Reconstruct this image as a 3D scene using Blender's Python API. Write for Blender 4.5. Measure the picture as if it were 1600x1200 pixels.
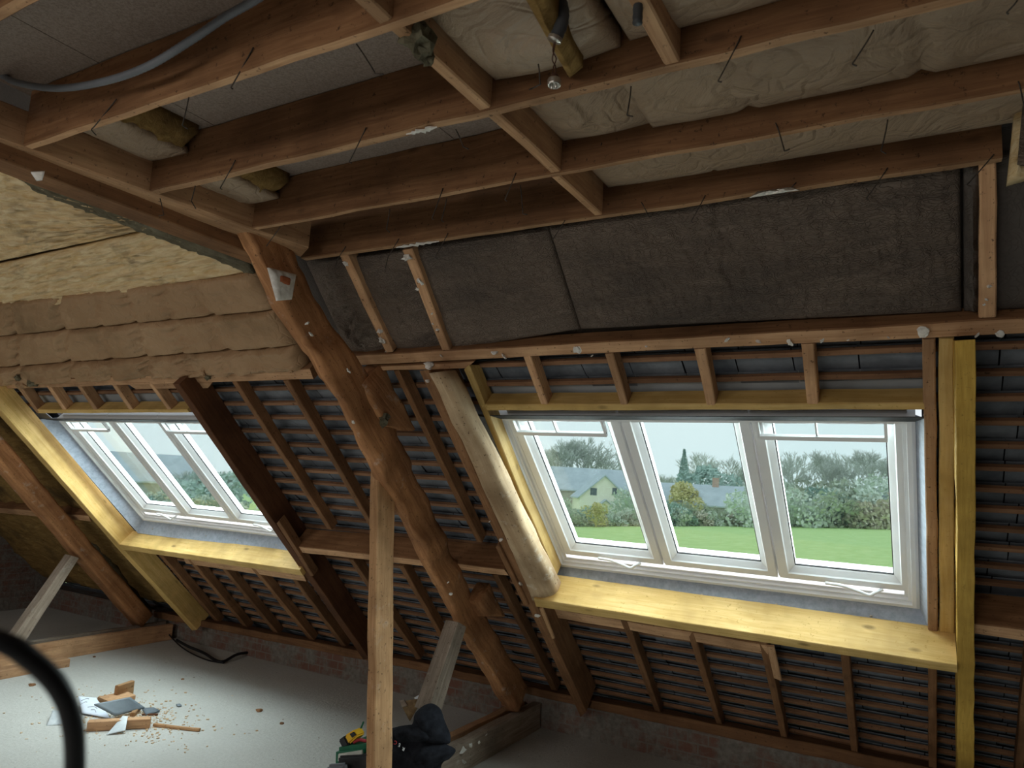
import bpy, bmesh, math, random
from mathutils import Vector, Matrix, noise
random.seed(7)
for o in list(bpy.data.objects): bpy.data.objects.remove(o)
SC = bpy.context.scene; COL = SC.collection
# ------------------------------------------------------------------ camera
F, YAW, PIT, ROL, TH = 1119.6, math.radians(29.84), math.radians(7.98), math.radians(3.34), math.radians(43.66)
fw = Vector((-math.sin(YAW)*math.cos(PIT), math.cos(YAW)*math.cos(PIT), math.sin(PIT)))
r0 = Vector((math.cos(YAW), math.sin(YAW), 0)); u0 = r0.cross(fw)
rt = math.cos(ROL)*r0 + math.sin(ROL)*u0; up = -math.sin(ROL)*r0 + math.cos(ROL)*u0
EYE = Vector((0, 0, 1.6))
cam = bpy.data.cameras.new('camera'); camo = bpy.data.objects.new('camera', cam); COL.objects.link(camo)
M = Matrix((rt, up, -fw)).transposed().to_4x4(); M.translation = EYE
camo.matrix_world = M
cam.sensor_width = 36; cam.lens = 36*F/1600; cam.clip_start = 0.02; cam.clip_end = 1500
cam.dof.use_dof = True; cam.dof.focus_distance = 3.2; cam.dof.aperture_fstop = 9.0
SC.camera = camo
SC.view_settings.view_transform = 'Standard'; SC.view_settings.look = 'None'
SC.view_settings.gamma = 1; SC.view_settings.use_curve_mapping = False
SC.view_settings.exposure = 0.0
# ------------------------------------------------------------------ daylight
W = bpy.data.worlds.new('overcast_sky'); SC.world = W; W.use_nodes = True
nt = W.node_tree; nt.nodes.clear()
tc = nt.nodes.new('ShaderNodeTexCoord'); nz = nt.nodes.new('ShaderNodeTexNoise'); nz.inputs['Scale'].default_value = 3
rp = nt.nodes.new('ShaderNodeValToRGB'); bg = nt.nodes.new('ShaderNodeBackground'); ow = nt.nodes.new('ShaderNodeOutputWorld')
rp.color_ramp.elements[0].position = .3; rp.color_ramp.elements[0].color = (.80, .89, .93, 1)
rp.color_ramp.elements[1].position = .7; rp.color_ramp.elements[1].color = (.90, .95, .98, 1)
nt.links.new(tc.outputs['Generated'], nz.inputs['Vector']); nt.links.new(nz.outputs['Fac'], rp.inputs['Fac'])
nt.links.new(rp.outputs['Color'], bg.inputs['Color']); nt.links.new(bg.outputs['Background'], ow.inputs['Surface'])
bg.inputs['Strength'].default_value = 1.0
def area(name, loc, direction, sx, sy, power, color=(1, 1, 1), portal=False):
    l = bpy.data.lights.new(name, 'AREA'); l.shape = 'RECTANGLE'; l.size = sx; l.size_y = sy; l.energy = power; l.color = color
    if portal: l.cycles.is_portal = True
    o = bpy.data.objects.new(name, l); COL.objects.link(o); o.location = loc
    o.rotation_euler = Vector(direction).to_track_quat('-Z', 'Y').to_euler(); return o
NV = Vector((0, math.sin(TH), math.cos(TH))); SV = Vector((0, -math.cos(TH), math.sin(TH))); XV = Vector((1, 0, 0))
def rw(x, s, c): return XV*x + SV*s + NV*c            # roof coordinates: along the eaves, up the slope, out through the roof
# daylight of the two front rooflights (portals into the sky) and added fill lamps behind the camera
area('rooflight_daylight', rw(-.88, -1.3, 3.52), -NV, 1.7, 1.05, 1, portal=True)
area('rooflight_daylight', rw(-4.65, -1.34, 3.52), -NV, 1.7, 1.05, 1, portal=True)
area('front_daylight', rw(-.88, -1.3, 3.60), -NV, 1.7, 1.0, 60, (.96, .97, 1))
area('front_daylight', rw(-4.65, -1.34, 3.60), -NV, 1.7, 1.0, 76, (.96, .97, 1))
BN = Vector((0, .69, -.724))
area('rear_fill_light', (-1.0, -2.55, 1.95), BN, 1.6, 1.0, 34, (1, .95, .87))
area('rear_fill_light', (-4.6, -2.55, 1.95), BN, 1.6, 1.0, 42, (1, .96, .9))
# ------------------------------------------------------------------ geometry of the place
def ray(x, y): return rt*((x-800)/F) - up*((y-600)/F) + fw
def hit(x, y, n, d):
    n = Vector(n); D = ray(x, y); return EYE + D*((d - n.dot(EYE))/n.dot(D))
def RP(x, y, c): return hit(x, y, NV, c)
def ZP(x, y, z): return hit(x, y, (0, 0, 1), z)
def YP(x, y, v): return hit(x, y, (0, 1, 0), v)
def XP(x, y, v): return hit(x, y, (1, 0, 0), v)
# ------------------------------------------------------------------ materials
def mat(name): 
    m = bpy.data.materials.new(name); m.use_nodes = True; t = m.node_tree; b = t.nodes['Principled BSDF']; return m, t, b
def N(t, typ, **kw):
    n = t.nodes.new(typ)
    for k, v in kw.items(): setattr(n, k, v)
    return n
def ramp(t, src, stops):
    r = N(t, 'ShaderNodeValToRGB'); e = r.color_ramp.elements
    while len(e) < len(stops): e.new(.5)
    for i, (p, c) in enumerate(stops): e[i].position = p; e[i].color = (*c, 1)
    t.links.new(src, r.inputs['Fac']); return r.outputs['Color']
def noise_tex(t, vec, scale, detail=4, rough=.6, dist=0):
    n = N(t, 'ShaderNodeTexNoise'); n.inputs['Scale'].default_value = scale; n.inputs['Detail'].default_value = detail
    n.inputs['Roughness'].default_value = rough; n.inputs['Distortion'].default_value = dist
    t.links.new(vec, n.inputs['Vector']); return n.outputs['Fac']
def mapped(t, sc, coord='Object'):
    tc = N(t, 'ShaderNodeTexCoord'); mp = N(t, 'ShaderNodeMapping'); mp.inputs['Scale'].default_value = sc
    t.links.new(tc.outputs[coord], mp.inputs['Vector']); return mp.outputs['Vector']
def mix(t, fac, a, b, mode='MIX'):
    m = N(t, 'ShaderNodeMix', data_type='RGBA', blend_type=mode)
    if isinstance(fac, float): m.inputs[0].default_value = fac
    else: t.links.new(fac, m.inputs[0])
    for i, v in ((6, a), (7, b)):
        if isinstance(v, tuple): m.inputs[i].default_value = (*v, 1)
        else: t.links.new(v, m.inputs[i])
    return m.outputs[2]
def bump(t, b, h, strength=.3, dist=.01):
    n = N(t, 'ShaderNodeBump'); n.inputs['Strength'].default_value = strength; n.inputs['Distance'].default_value = dist
    t.links.new(h, n.inputs['Height']); t.links.new(n.outputs['Normal'], b.inputs['Normal'])
def rnd_shift(t, vec):
    oi = N(t, 'ShaderNodeObjectInfo'); ad = N(t, 'ShaderNodeVectorMath', operation='ADD'); cb = N(t, 'ShaderNodeCombineXYZ')
    ml = N(t, 'ShaderNodeMath', operation='MULTIPLY'); ml.inputs[1].default_value = 37.0
    t.links.new(oi.outputs['Random'], ml.inputs[0])
    for i in range(3): t.links.new(ml.outputs[0], cb.inputs[i])
    t.links.new(vec, ad.inputs[0]); t.links.new(cb.outputs[0], ad.inputs[1]); return ad.outputs[0], oi.outputs['Random']
def wood(name, dark, light, speck=(.05, .025, .012), grain=1.0, white=0.0, rough=.82, bstr=.35, knots=.0):
    m, t, b = mat(name)
    v, rnd = rnd_shift(t, mapped(t, (1, 1, 1)))
    mp = N(t, 'ShaderNodeMapping'); mp.inputs['Scale'].default_value = (1.6, 26, 26); t.links.new(v, mp.inputs['Vector'])
    g = noise_tex(t, mp.outputs['Vector'], 2.2*grain, 6, .65, .6)
    col = ramp(t, g, [(.28, dark), (.72, light)])
    big = noise_tex(t, v, 3.5, 3, .6)
    dk = tuple(c*.55 for c in dark)
    col = mix(t, ramp(t, big, [(.42, (0, 0, 0)), (.75, (.75, .75, .75))]), col, dk)
    sp = noise_tex(t, v, 60, 3, .7)
    col = mix(t, ramp(t, sp, [(.62, (0, 0, 0)), (.70, (.8, .8, .8))]), col, speck)
    if knots:
        vo = N(t, 'ShaderNodeTexVoronoi'); mk = N(t, 'ShaderNodeMapping'); mk.inputs['Scale'].default_value = (3.2, 7.5, 7.5)
        t.links.new(v, mk.inputs['Vector']); t.links.new(mk.outputs['Vector'], vo.inputs['Vector']); vo.inputs['Scale'].default_value = 1.2
        col = mix(t, ramp(t, vo.outputs['Distance'], [(.05, (knots,)*3), (.13, (0, 0, 0))]), col, tuple(c*.35 for c in dark))
    if white:
        wn = noise_tex(t, v, 9, 5, .7)
        col = mix(t, ramp(t, wn, [(.60, (0, 0, 0)), (.72, (white,)*3)]), col, (.62, .58, .52))
    hs = N(t, 'ShaderNodeHueSaturation'); mr = N(t, 'ShaderNodeMapRange'); mr.inputs['To Min'].default_value = .78; mr.inputs['To Max'].default_value = 1.22
    t.links.new(rnd, mr.inputs['Value']); t.links.new(mr.outputs['Result'], hs.inputs['Value']); t.links.new(col, hs.inputs['Color'])
    t.links.new(hs.outputs['Color'], b.inputs['Base Color']); b.inputs['Roughness'].default_value = rough
    b.inputs['Specular IOR Level'].default_value = .25
    bump(t, b, g, bstr, .004)
    return m
def plain(name, a, c, scale=8, rough=.8, bs=.2, bd=.004, detail=5, metallic=0, stretch=(1, 1, 1), stops=(.35, .65), spec=.3):
    m, t, b = mat(name); v, rnd = rnd_shift(t, mapped(t, stretch)); n = noise_tex(t, v, scale, detail, .65)
    t.links.new(ramp(t, n, [(stops[0], a), (stops[1], c)]), b.inputs['Base Color']); b.inputs['Roughness'].default_value = rough
    b.inputs['Metallic'].default_value = metallic; b.inputs['Specular IOR Level'].default_value = spec
    if bs: bump(t, b, n, bs, bd)
    return m
OLD = wood('old_softwood', (.16, .072, .03), (.32, .165, .078), knots=.6)
OLDL = wood('old_softwood_pale', (.40, .21, .105), (.68, .42, .235), knots=.4)
OLDD = wood('old_softwood_dark', (.10, .038, .016), (.19, .08, .034))
OAK = wood('hewn_beam_wood', (.24, .10, .04), (.56, .28, .125), white=.45, grain=.6, bstr=1.0)
LOG = wood('pale_debarked_log', (.34, .22, .12), (.56, .42, .27), grain=.5, white=.5, bstr=.5)  # paleness is lime plus window light put into the colour
POSTM = wood('sawn_post_wood', (.36, .19, .085), (.62, .37, .19), white=.25, grain=1.3)
GREYW = wood('weathered_grey_wood', (.20, .15, .11), (.42, .34, .27), white=.4)
YEL = wood('treated_yellow_timber', (.56, .345, .095), (.76, .53, .22), speck=(.42, .26, .06), rough=.6, bstr=.15, knots=.8)
YELR = wood('rough_yellow_timber', (.50, .29, .05), (.72, .46, .10), speck=(.28, .16, .03), grain=2.0, rough=.75, bstr=.6)
BAT = wood('batten_wood', (.20, .095, .05), (.36, .195, .105))
PLASTER = plain('dry_plaster', (.62, .58, .52), (.86, .84, .80), 25, .95, .6)
SLATE = plain('slate_underside', (.10, .112, .13), (.22, .235, .26), 5, .6, .3)
SHEET = plain('dark_light_block', (.012, .012, .015), (.03, .03, .035), 4, .95, 0)
FLASH = plain('pale_flashing', (.30, .32, .34), (.40, .42, .44), 3, .55, .05)
METAL = plain('grey_lining_strip', (.33, .38, .46), (.46, .51, .60), 40, .5, .15, .001)
FOAMD = plain('black_foam_lining', (.022, .022, .025), (.05, .05, .055), 20, .9, .1)
PVC = plain('white_lacquer', (.80, .81, .82), (.87, .88, .89), 2, .35, 0, spec=.5)
GASK = plain('black_gasket', (.02, .02, .022), (.03, .03, .03), 2, .6, 0)
WIRE = plain('bent_wire', (.03, .025, .02), (.11, .09, .075), 60, .55, 0, metallic=.6)
HOSE = plain('grey_corrugated_hose', (.13, .14, .155), (.17, .18, .20), 6, .45, 0)
HOSED = plain('dark_corrugated_hose', (.04, .042, .045), (.07, .072, .078), 6, .45, 0)
BLACK = plain('black_rubber', (.006, .006, .008), (.012, .012, .014), 6, .5, 0)
COPPER = plain('brown_wire_sleeve', (.06, .025, .015), (.10, .04, .025), 30, .6, 0)
CHROME = plain('socket_metal', (.55, .52, .47), (.70, .67, .62), 10, .3, 0, metallic=.9)
def paper(name, a, c, fold=1.0, fs=6, stretch=(1, 1, 1), rough=.62, stain=None):
    m, t, b = mat(name); v, rnd = rnd_shift(t, mapped(t, stretch))
    n1 = noise_tex(t, v, fs, 8, .62, 2.2); n2 = noise_tex(t, v, 2.2, 3, .6)
    vo = N(t, 'ShaderNodeTexVoronoi', feature='DISTANCE_TO_EDGE'); vo.inputs['Scale'].default_value = fs*1.5
    ds = N(t, 'ShaderNodeVectorMath', operation='ADD'); nn = N(t, 'ShaderNodeTexNoise'); nn.inputs['Scale'].default_value = fs*.8
    t.links.new(v, nn.inputs['Vector']); t.links.new(v, ds.inputs[0]); t.links.new(nn.outputs['Color'], ds.inputs[1]); t.links.new(ds.outputs[0], vo.inputs['Vector'])
    col = ramp(t, n2, [(.3, a), (.7, c)])
    if stain: col = mix(t, ramp(t, noise_tex(t, v, 1.7, 5, .7), [(.52, (0, 0, 0)), (.68, (.8, .8, .8))]), col, stain)
    t.links.new(col, b.inputs['Base Color']); b.inputs['Roughness'].default_value = rough; b.inputs['Specular IOR Level'].default_value = .35
    ad = N(t, 'ShaderNodeMath', operation='ADD'); mr = N(t, 'ShaderNodeMath', operation='MINIMUM'); mr.inputs[1].default_value = .12
    t.links.new(vo.outputs['Distance'], mr.inputs[0]); ml = N(t, 'ShaderNodeMath', operation='MULTIPLY'); ml.inputs[1].default_value = 1.2
    t.links.new(mr.outputs[0], ml.inputs[0]); t.links.new(ml.outputs[0], ad.inputs[0]); t.links.new(n1, ad.inputs[1])
    bump(t, b, ad.outputs[0], min(1, .6*fold), .014*fold); return m
PAPER = paper('tan_vapour_paper', (.35, .25, .17), (.46, .34, .235), 1.7, 4, rough=.48)
KRAFT = paper('brown_kraft_facing', (.34, .205, .105), (.44, .28, .155), 1.2, 5, stain=(.22, .14, .07))
SOOT = paper('sooty_grey_facing', (.16, .118, .09), (.225, .17, .13), 1.8, 12, stretch=(.6, 1.5, 1), stain=(.10, .078, .064))
SOOTD = paper('darker_sooty_facing', (.055, .045, .04), (.10, .08, .066), .9, 9)
def wool(name, a, c, grey, g0=.5, g1=.66):
    m, t, b = mat(name); v, rnd = rnd_shift(t, mapped(t, (1, 1, 1)))
    mp = N(t, 'ShaderNodeMapping'); mp.inputs['Scale'].default_value = (3, 14, 14); t.links.new(v, mp.inputs['Vector'])
    n = noise_tex(t, mp.outputs['Vector'], 2.5, 8, .7, .8); n2 = noise_tex(t, v, 2.0, 5, .65); 
    col = mix(t, ramp(t, n2, [(g0, (0, 0, 0)), (g1, (.9, .9, .9))]), ramp(t, n, [(.3, a), (.7, c)]), grey)
    t.links.new(col, b.inputs['Base Color']); b.inputs['Roughness'].default_value = 1; b.inputs['Specular IOR Level'].default_value = .05
    bump(t, b, n, .8, .02); return m
WOOL = wool('yellow_glass_wool', (.74, .50, .22), (.98, .82, .54), (.26, .20, .13), .58, .72)
WOOLB = wool('brown_glass_wool', (.22, .13, .045), (.42, .27, .10), (.12, .08, .04))
WOOLG = wool('grey_dusty_wool', (.13, .11, .07), (.24, .22, .15), (.09, .08, .06))
def chip():
    m, t, b = mat('chipboard'); v = mapped(t, (1, 1, 1)); n = noise_tex(t, v, 160, 2, .8); n2 = noise_tex(t, v, 1.5, 3)
    col = mix(t, .35, ramp(t, n, [(.35, (.20, .15, .12)), (.65, (.40, .32, .27))]), ramp(t, n2, [(.3, (.26, .2, .165)), (.7, (.36, .29, .245))]))
    t.links.new(col, b.inputs['Base Color']); b.inputs['Roughness'].default_value = .85; return m
CHIP = chip()
def floor_mat():
    m, t, b = mat('dusty_screed'); v = mapped(t, (1, 1, 1)); n = noise_tex(t, v, 45, 6, .75); n2 = noise_tex(t, v, 1.1, 4, .6); n3 = noise_tex(t, v, 300, 2)
    col = mix(t, .5, ramp(t, n, [(.3, (.50, .49, .45)), (.7, (.70, .69, .65))]), ramp(t, n2, [(.3, (.48, .47, .43)), (.7, (.66, .66, .63))]))
    col = mix(t, ramp(t, n3, [(.66, (0, 0, 0)), (.72, (.8, .8, .8))]), col, (.14, .12, .10))
    col = mix(t, ramp(t, noise_tex(t, v, 24, 3, .5), [(.70, (0, 0, 0)), (.74, (.9, .9, .9))]), col, (.20, .14, .09))
    t.links.new(col, b.inputs['Base Color']); b.inputs['Roughness'].default_value = .95; bump(t, b, n, .8, .012); return m
FLOOR = floor_mat()
def wall_mat():
    m, t, b = mat('rough_plaster_over_brick'); v = mapped(t, (1, 1, 1)); br = N(t, 'ShaderNodeTexBrick'); br.inputs['Scale'].default_value = 4
    mp = N(t, 'ShaderNodeMapping'); mp.inputs['Rotation'].default_value = (math.pi/2, 0, 0); t.links.new(v, mp.inputs['Vector']); t.links.new(mp.outputs['Vector'], br.inputs['Vector'])
    br.inputs['Color1'].default_value = (.20, .10, .07, 1); br.inputs['Color2'].default_value = (.17, .085, .06, 1); br.inputs['Mortar'].default_value = (.20, .17, .145, 1)
    n = noise_tex(t, v, 5, 6, .7); n2 = noise_tex(t, v, 30, 5)
    col = mix(t, ramp(t, n, [(.40, (0, 0, 0)), (.56, (1, 1, 1))]), br.outputs['Color'], ramp(t, n2, [(.3, (.14, .125, .105)), (.7, (.26, .24, .21))]))
    t.links.new(col, b.inputs['Base Color']); b.inputs['Roughness'].default_value = .95; bump(t, b, n2, .7, .02); return m
WALL = wall_mat()
def glass_mat():
    m = bpy.data.materials.new('window_glass'); m.use_nodes = True; t = m.node_tree; t.nodes.clear()
    o = N(t, 'ShaderNodeOutputMaterial'); tr = N(t, 'ShaderNodeBsdfTransparent'); gl = N(t, 'ShaderNodeBsdfGlossy'); mx = N(t, 'ShaderNodeMixShader'); fr = N(t, 'ShaderNodeMath', operation='POWER'); lw = N(t, 'ShaderNodeLayerWeight'); lw.inputs['Blend'].default_value = .5; fr.inputs[1].default_value = 5; f2 = N(t, 'ShaderNodeMath', operation='MULTIPLY_ADD'); f2.inputs[1].default_value = .7; f2.inputs[2].default_value = .03; t.links.new(lw.outputs['Facing'], fr.inputs[0]); t.links.new(fr.outputs[0], f2.inputs[0]); fr = f2
    tr.inputs['Color'].default_value = (.90, .98, .97, 1); gl.inputs['Roughness'].default_value = .02
    t.links.new(fr.outputs[0], mx.inputs[0]); t.links.new(tr.outputs[0], mx.inputs[1]); t.links.new(gl.outputs[0], mx.inputs[2]); t.links.new(mx.outputs[0], o.inputs[0]); return m
GLASS = glass_mat()
# ------------------------------------------------------------------ object helpers
MW = {}
def link(name, me, Mx, parent=None, label=None, cat=None, group=None, kind=None):
    o = bpy.data.objects.new(name, me); COL.objects.link(o); MW[o] = Mx.copy()
    if parent: o.parent = parent; o.matrix_basis = MW[parent].inverted() @ Mx
    else: o.matrix_basis = Mx
    if label: o['label'] = label
    if cat: o['category'] = cat
    if group: o['group'] = group
    if kind: o['kind'] = kind
    return o
def mesh(name, vs, fs, m, smooth=False):
    me = bpy.data.meshes.new(name); me.from_pydata([tuple(v) for v in vs], [], fs); me.update()
    bm = bmesh.new(); bm.from_mesh(me); bmesh.ops.recalc_face_normals(bm, faces=bm.faces); bm.to_mesh(me); bm.free()
    for mm in (m if isinstance(m, (list, tuple)) else [m]): me.materials.append(mm)
    if smooth: me.polygons.foreach_set('use_smooth', [True]*len(me.polygons))
    return me
I4 = Matrix.Identity(4)
def frame_of(st):
    c0 = sum(st[0], Vector())/4; c1 = sum(st[-1], Vector())/4
    x = (c1-c0).normalized(); w = (st[0][1]-st[0][0]); w = (w - x*w.dot(x)).normalized(); z = x.cross(w)
    m = Matrix((x, w, z)).transposed().to_4x4(); m.translation = (c0+c1)/2; return m
def timber(name, st, m, label=None, cat='timber', group=None, parent=None, cham=.004, rough=.0015, seg=.12, roundc=None, kind=None):
    """st: stations of 4 corners (underside a, underside b, top b, top a) in world space"""
    Mx = frame_of(st); inv = Mx.inverted(); rings = []; sd = random.random()*100
    for i in range(len(st)-1):
        A, B = st[i], st[i+1]; L = ((A[0]+A[2])/2 - (B[0]+B[2])/2).length; n = max(1, int(L/seg))
        for k in range(n + (1 if i == len(st)-2 else 0)):
            rings.append([A[j].lerp(B[j], k/n) for j in range(4)])
    vs = []; fs = []
    K = None
    for R in rings:
        pts = []
        for j in range(4):
            p, q, nx = R[j], R[j-1], R[(j+1) % 4]
            cc = roundc[j] if roundc else cham
            a = (q-p); b = (nx-p); la, lb = a.length, b.length
            ca = min(cc, la*.45); cb = min(cc, lb*.45)
            if cc > .012:
                for tt in (0, .25, .5, .75, 1):
                    e1 = p + a.normalized()*ca*(1-tt)**2 + b.normalized()*cb*tt**2; pts.append(e1)
            else:
                pts.append(p + a.normalized()*ca); pts.append(p + b.normalized()*cb)
        K = len(pts)
        for p in pts:
            if rough:
                nv = noise.noise_vector(p*7 + Vector((sd, 0, 0)))*rough*2 + noise.noise_vector(p*38)*rough*.7
                p = p + nv
            vs.append(inv @ p)
    nr = len(rings)
    for i in range(nr-1):
        for j in range(K): fs.append((i*K+j, i*K+(j+1) % K, (i+1)*K+(j+1) % K, (i+1)*K+j))
    fs.append(tuple(range(K))); fs.append(tuple((nr-1)*K+j for j in range(K)))
    two = m in (OLD, OLDD)
    me = mesh(name, vs, fs, [m, OLDL if m is OLD else OLD] if two else m, smooth=bool(roundc))
    if two:                                   # underside faces get paler wood: bounced floor light put into the colour
        for p_ in me.polygons:
            if p_.normal.z < -.8 and abs(p_.normal.x) < .5: p_.material_index = 1
    return link(name, me, Mx, parent, label, cat if not parent else None, group, kind)
def sl(pts, c, depth, e0=0, e1=0):
    """slope member: pts = [(lx,ly,rx,ry),...] underside edges as seen, on roof plane c; extended e0/e1 metres"""
    S = [[RP(a, b, c), RP(x, y, c)] for a, b, x, y in pts]
    if e0:
        for k in (0, 1): S[0][k] = S[0][k] + (S[0][k]-S[1][k]).normalized()*e0
    if e1:
        for k in (0, 1): S[-1][k] = S[-1][k] + (S[-1][k]-S[-2][k]).normalized()*e1
    return [[a, b, b + NV*depth, a + NV*depth] for a, b in S]
def box(x0, x1, y0, y1, z0, z1, axis='x'):
    if axis == 'x': return [[Vector((x, y0, z0)), Vector((x, y1, z0)), Vector((x, y1, z1)), Vector((x, y0, z1))] for x in (x0, x1)]
    if axis == 'y': return [[Vector((x0, y, z0)), Vector((x1, y, z0)), Vector((x1, y, z1)), Vector((x0, y, z1))] for y in (y0, y1)]
    return [[Vector((x0, y0, z)), Vector((x1, y0, z)), Vector((x1, y1, z)), Vector((x0, y1, z))] for z in (z0, z1)]
def blob(parent, p, r, m=PLASTER, name='plaster_blob', label='dry white plaster lump', flat=.5, seed=0):
    bm = bmesh.new(); bmesh.ops.create_icosphere(bm, subdivisions=2, radius=1)
    for v in bm.verts:
        d = 1 + .9*noise.noise(v.co*1.6 + Vector((seed+p.x*9, p.y*5, 0))); v.co = v.co*r*d; v.co.z *= flat
    me = bpy.data.meshes.new(name); bm.to_mesh(me); bm.free(); me.materials.append(m)
    Mx = Matrix.Translation(p) @ Matrix.Rotation(seed*1.7, 4, 'Z') @ Matrix.Rotation(.8, 4, 'X')
    return link(name, me, Mx, parent, label)
def tube_mesh(name, pts, r, m, sides=8, ribs=0, closed=False, sub=6):
    P = []
    n = len(pts)
    for i in range(n-1):
        p0, p1, p2, p3 = pts[max(i-1, 0)], pts[i], pts[i+1], pts[min(i+2, n-1)]
        for k in range(sub):
            t = k/sub; P.append(.5*((2*p1) + (p2-p0)*t + (2*p0-5*p1+4*p2-p3)*t*t + (3*p1-p0-3*p2+p3)*t**3))
    P.append(pts[-1])
    if ribs:
        Q = [P[0]]; d = ribs
        for i in range(1, len(P)):
            L = (P[i]-P[i-1]).length; k = max(1, int(L/d))
            for j in range(1, k+1): Q.append(P[i-1].lerp(P[i], j/k))
        P = Q
    vs = []; fs = []; ref = Vector((.13, .2, .97))
    for i, p in enumerate(P):
        d = (P[min(i+1, len(P)-1)] - P[max(i-1, 0)]).normalized()
        a = d.cross(ref).normalized() if abs(d.dot(ref)) < .98 else d.cross(Vector((1, 0, 0))).normalized(); b = d.cross(a)
        rr = r*(1 + (.09 if (ribs and i % 2) else 0))
        for k in range(sides):
            an = 2*math.pi*k/sides; vs.append(p + (a*math.cos(an) + b*math.sin(an))*rr)
    for i in range(len(P)-1):
        for k in range(sides): fs.append((i*sides+k, i*sides+(k+1) % sides, (i+1)*sides+(k+1) % sides, (i+1)*sides+k))
    fs.append(tuple(range(sides))); fs.append(tuple((len(P)-1)*sides+k for k in range(sides)))
    return mesh(name, vs, fs, m, True)
def tube(name, pts, r, m, label=None, cat=None, group=None, parent=None, **kw):
    o0 = sum(pts, Vector())/len(pts)
    Mx = Matrix.Translation(o0)
    return link(name, tube_mesh(name, [p-o0 for p in pts], r, m, **kw), Mx, parent, label, cat, group)
def slab(name, corners, nrm, thick, m, label=None, cat='insulation', group=None, parent=None, nu=60, nv=30, bulge=.03, wrk=.008, ws=7, stretch=(1, 1), edge=.12, back=True, kind=None, creases=()):
    """closed quilt: corners TL,TR,BR,BL in world; front bulges along -nrm, back sits at +thick"""
    TL, TR, BR, BL = corners; c0 = (TL+TR+BR+BL)/4; x = (TR-TL + BR-BL).normalized(); z = (-nrm).normalized(); z = (z - x*z.dot(x)).normalized(); y = z.cross(x)
    Mx = Matrix((x, y, z)).transposed().to_4x4(); Mx.translation = c0; inv = Mx.inverted(); sd = random.random()*50
    vs = []; fs = []; LW = (TR-TL).length; LH = (TL-BL).length
    for side in (0, 1):
        for j in range(nv+1):
            for i in range(nu+1):
                u, v = i/nu, j/nv; p = TL.lerp(TR, u).lerp(BL.lerp(BR, u), v)
                if side: p = p + nrm*thick
                else:
                    eu = min(u*LW, (1-u)*LW)/max(edge, 1e-4); ev = min(v*LH, (1-v)*LH)/max(edge, 1e-4)
                    sh = min(1, eu)**.5 * min(1, ev)**.5
                    q = Vector((u*LW*stretch[0]*ws, v*LH*stretch[1]*ws, sd))
                    rid = 1 - abs(noise.noise(q*1.3))*2; d = noise.fractal(q, 1.0, 2.0, 4)
                    off = bulge*sh + wrk*(d + max(0, rid-.6)*1.6)*min(1, eu)*min(1, ev)
                    for (cu, cw, cd) in creases:
                        dd = abs(u - cu - .02*noise.noise(Vector((v*5, cu*30, 0)))); off -= cd*max(0, 1-dd/cw)
                    p = p - nrm*off
                vs.append(inv @ p)
    n1 = (nu+1)*(nv+1)
    for j in range(nv):
        for i in range(nu):
            a = j*(nu+1)+i; fs.append((a, a+1, a+nu+2, a+nu+1)); fs.append((n1+a, n1+a+nu+1, n1+a+nu+2, n1+a+1))
    per = [i for i in range(nu)] + [j*(nu+1)+nu for j in range(nv)] + [nv*(nu+1)+i for i in range(nu, 0, -1)] + [j*(nu+1) for j in range(nv, 0, -1)]
    for k in range(len(per)): a, b = per[k], per[(k+1) % len(per)]; fs.append((a, n1+a, n1+b, b))
    return link(name, mesh(name, vs, fs, m, True), Mx, parent, label, cat if not parent else None, group, kind)
def struct(name, vs, fs, m): return link(name, mesh(name, vs, fs, m), I4, kind='structure')
def quadbox(vs, fs, P8):
    b = len(vs); vs.extend(P8)
    for f in ((0, 1, 2, 3), (4, 7, 6, 5), (0, 4, 5, 1), (1, 5, 6, 2), (2, 6, 7, 3), (3, 7, 4, 0)): fs.append(tuple(b+i for i in f))
def rbox(vs, fs, x0, x1, s0, s1, c0, c1):
    quadbox(vs, fs, [rw(x0, s0, c0), rw(x1, s0, c0), rw(x1, s1, c0), rw(x0, s1, c0), rw(x0, s0, c1), rw(x1, s0, c1), rw(x1, s1, c1), rw(x0, s1, c1)])
def abox(vs, fs, x0, x1, y0, y1, z0, z1):
    quadbox(vs, fs, [Vector(p) for p in ((x0, y0, z0), (x1, y0, z0), (x1, y1, z0), (x0, y1, z0), (x0, y0, z1), (x1, y0, z1), (x1, y1, z1), (x0, y1, z1))])
def root(name, p, label, cat, group=None, kind=None):
    o = bpy.data.objects.new(name, None); COL.objects.link(o); MW[o] = Matrix.Translation(p); o.matrix_basis = MW[o]; o.empty_display_size = .1
    if label: o['label'] = label
    if cat: o['category'] = cat
    if group: o['group'] = group
    if kind: o['kind'] = kind
    return o
# ================================================================== SETTING
vs = []; fs = []; abox(vs, fs, -8.3, 3.2, -3.3, 4.75, -.25, 0); struct('floor', vs, fs, FLOOR)
vs = []; fs = []; abox(vs, fs, -8.3, 3.2, 4.56, 4.75, 0, .21); struct('wall_back', vs, fs, WALL)
vs = []; fs = []; abox(vs, fs, -8.5, -8.3, -3.3, 4.75, -.25, 4.2); struct('wall_left', vs, fs, WALL)
vs = []; fs = []; abox(vs, fs, 3.2, 3.4, -3.3, 4.75, -.25, 4.2); struct('wall_right', vs, fs, WALL)
vs = []; fs = []; abox(vs, fs, -8.3, 3.2, -3.5, -3.3, -.25, 1.0); struct('wall_front', vs, fs, WALL)
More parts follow.
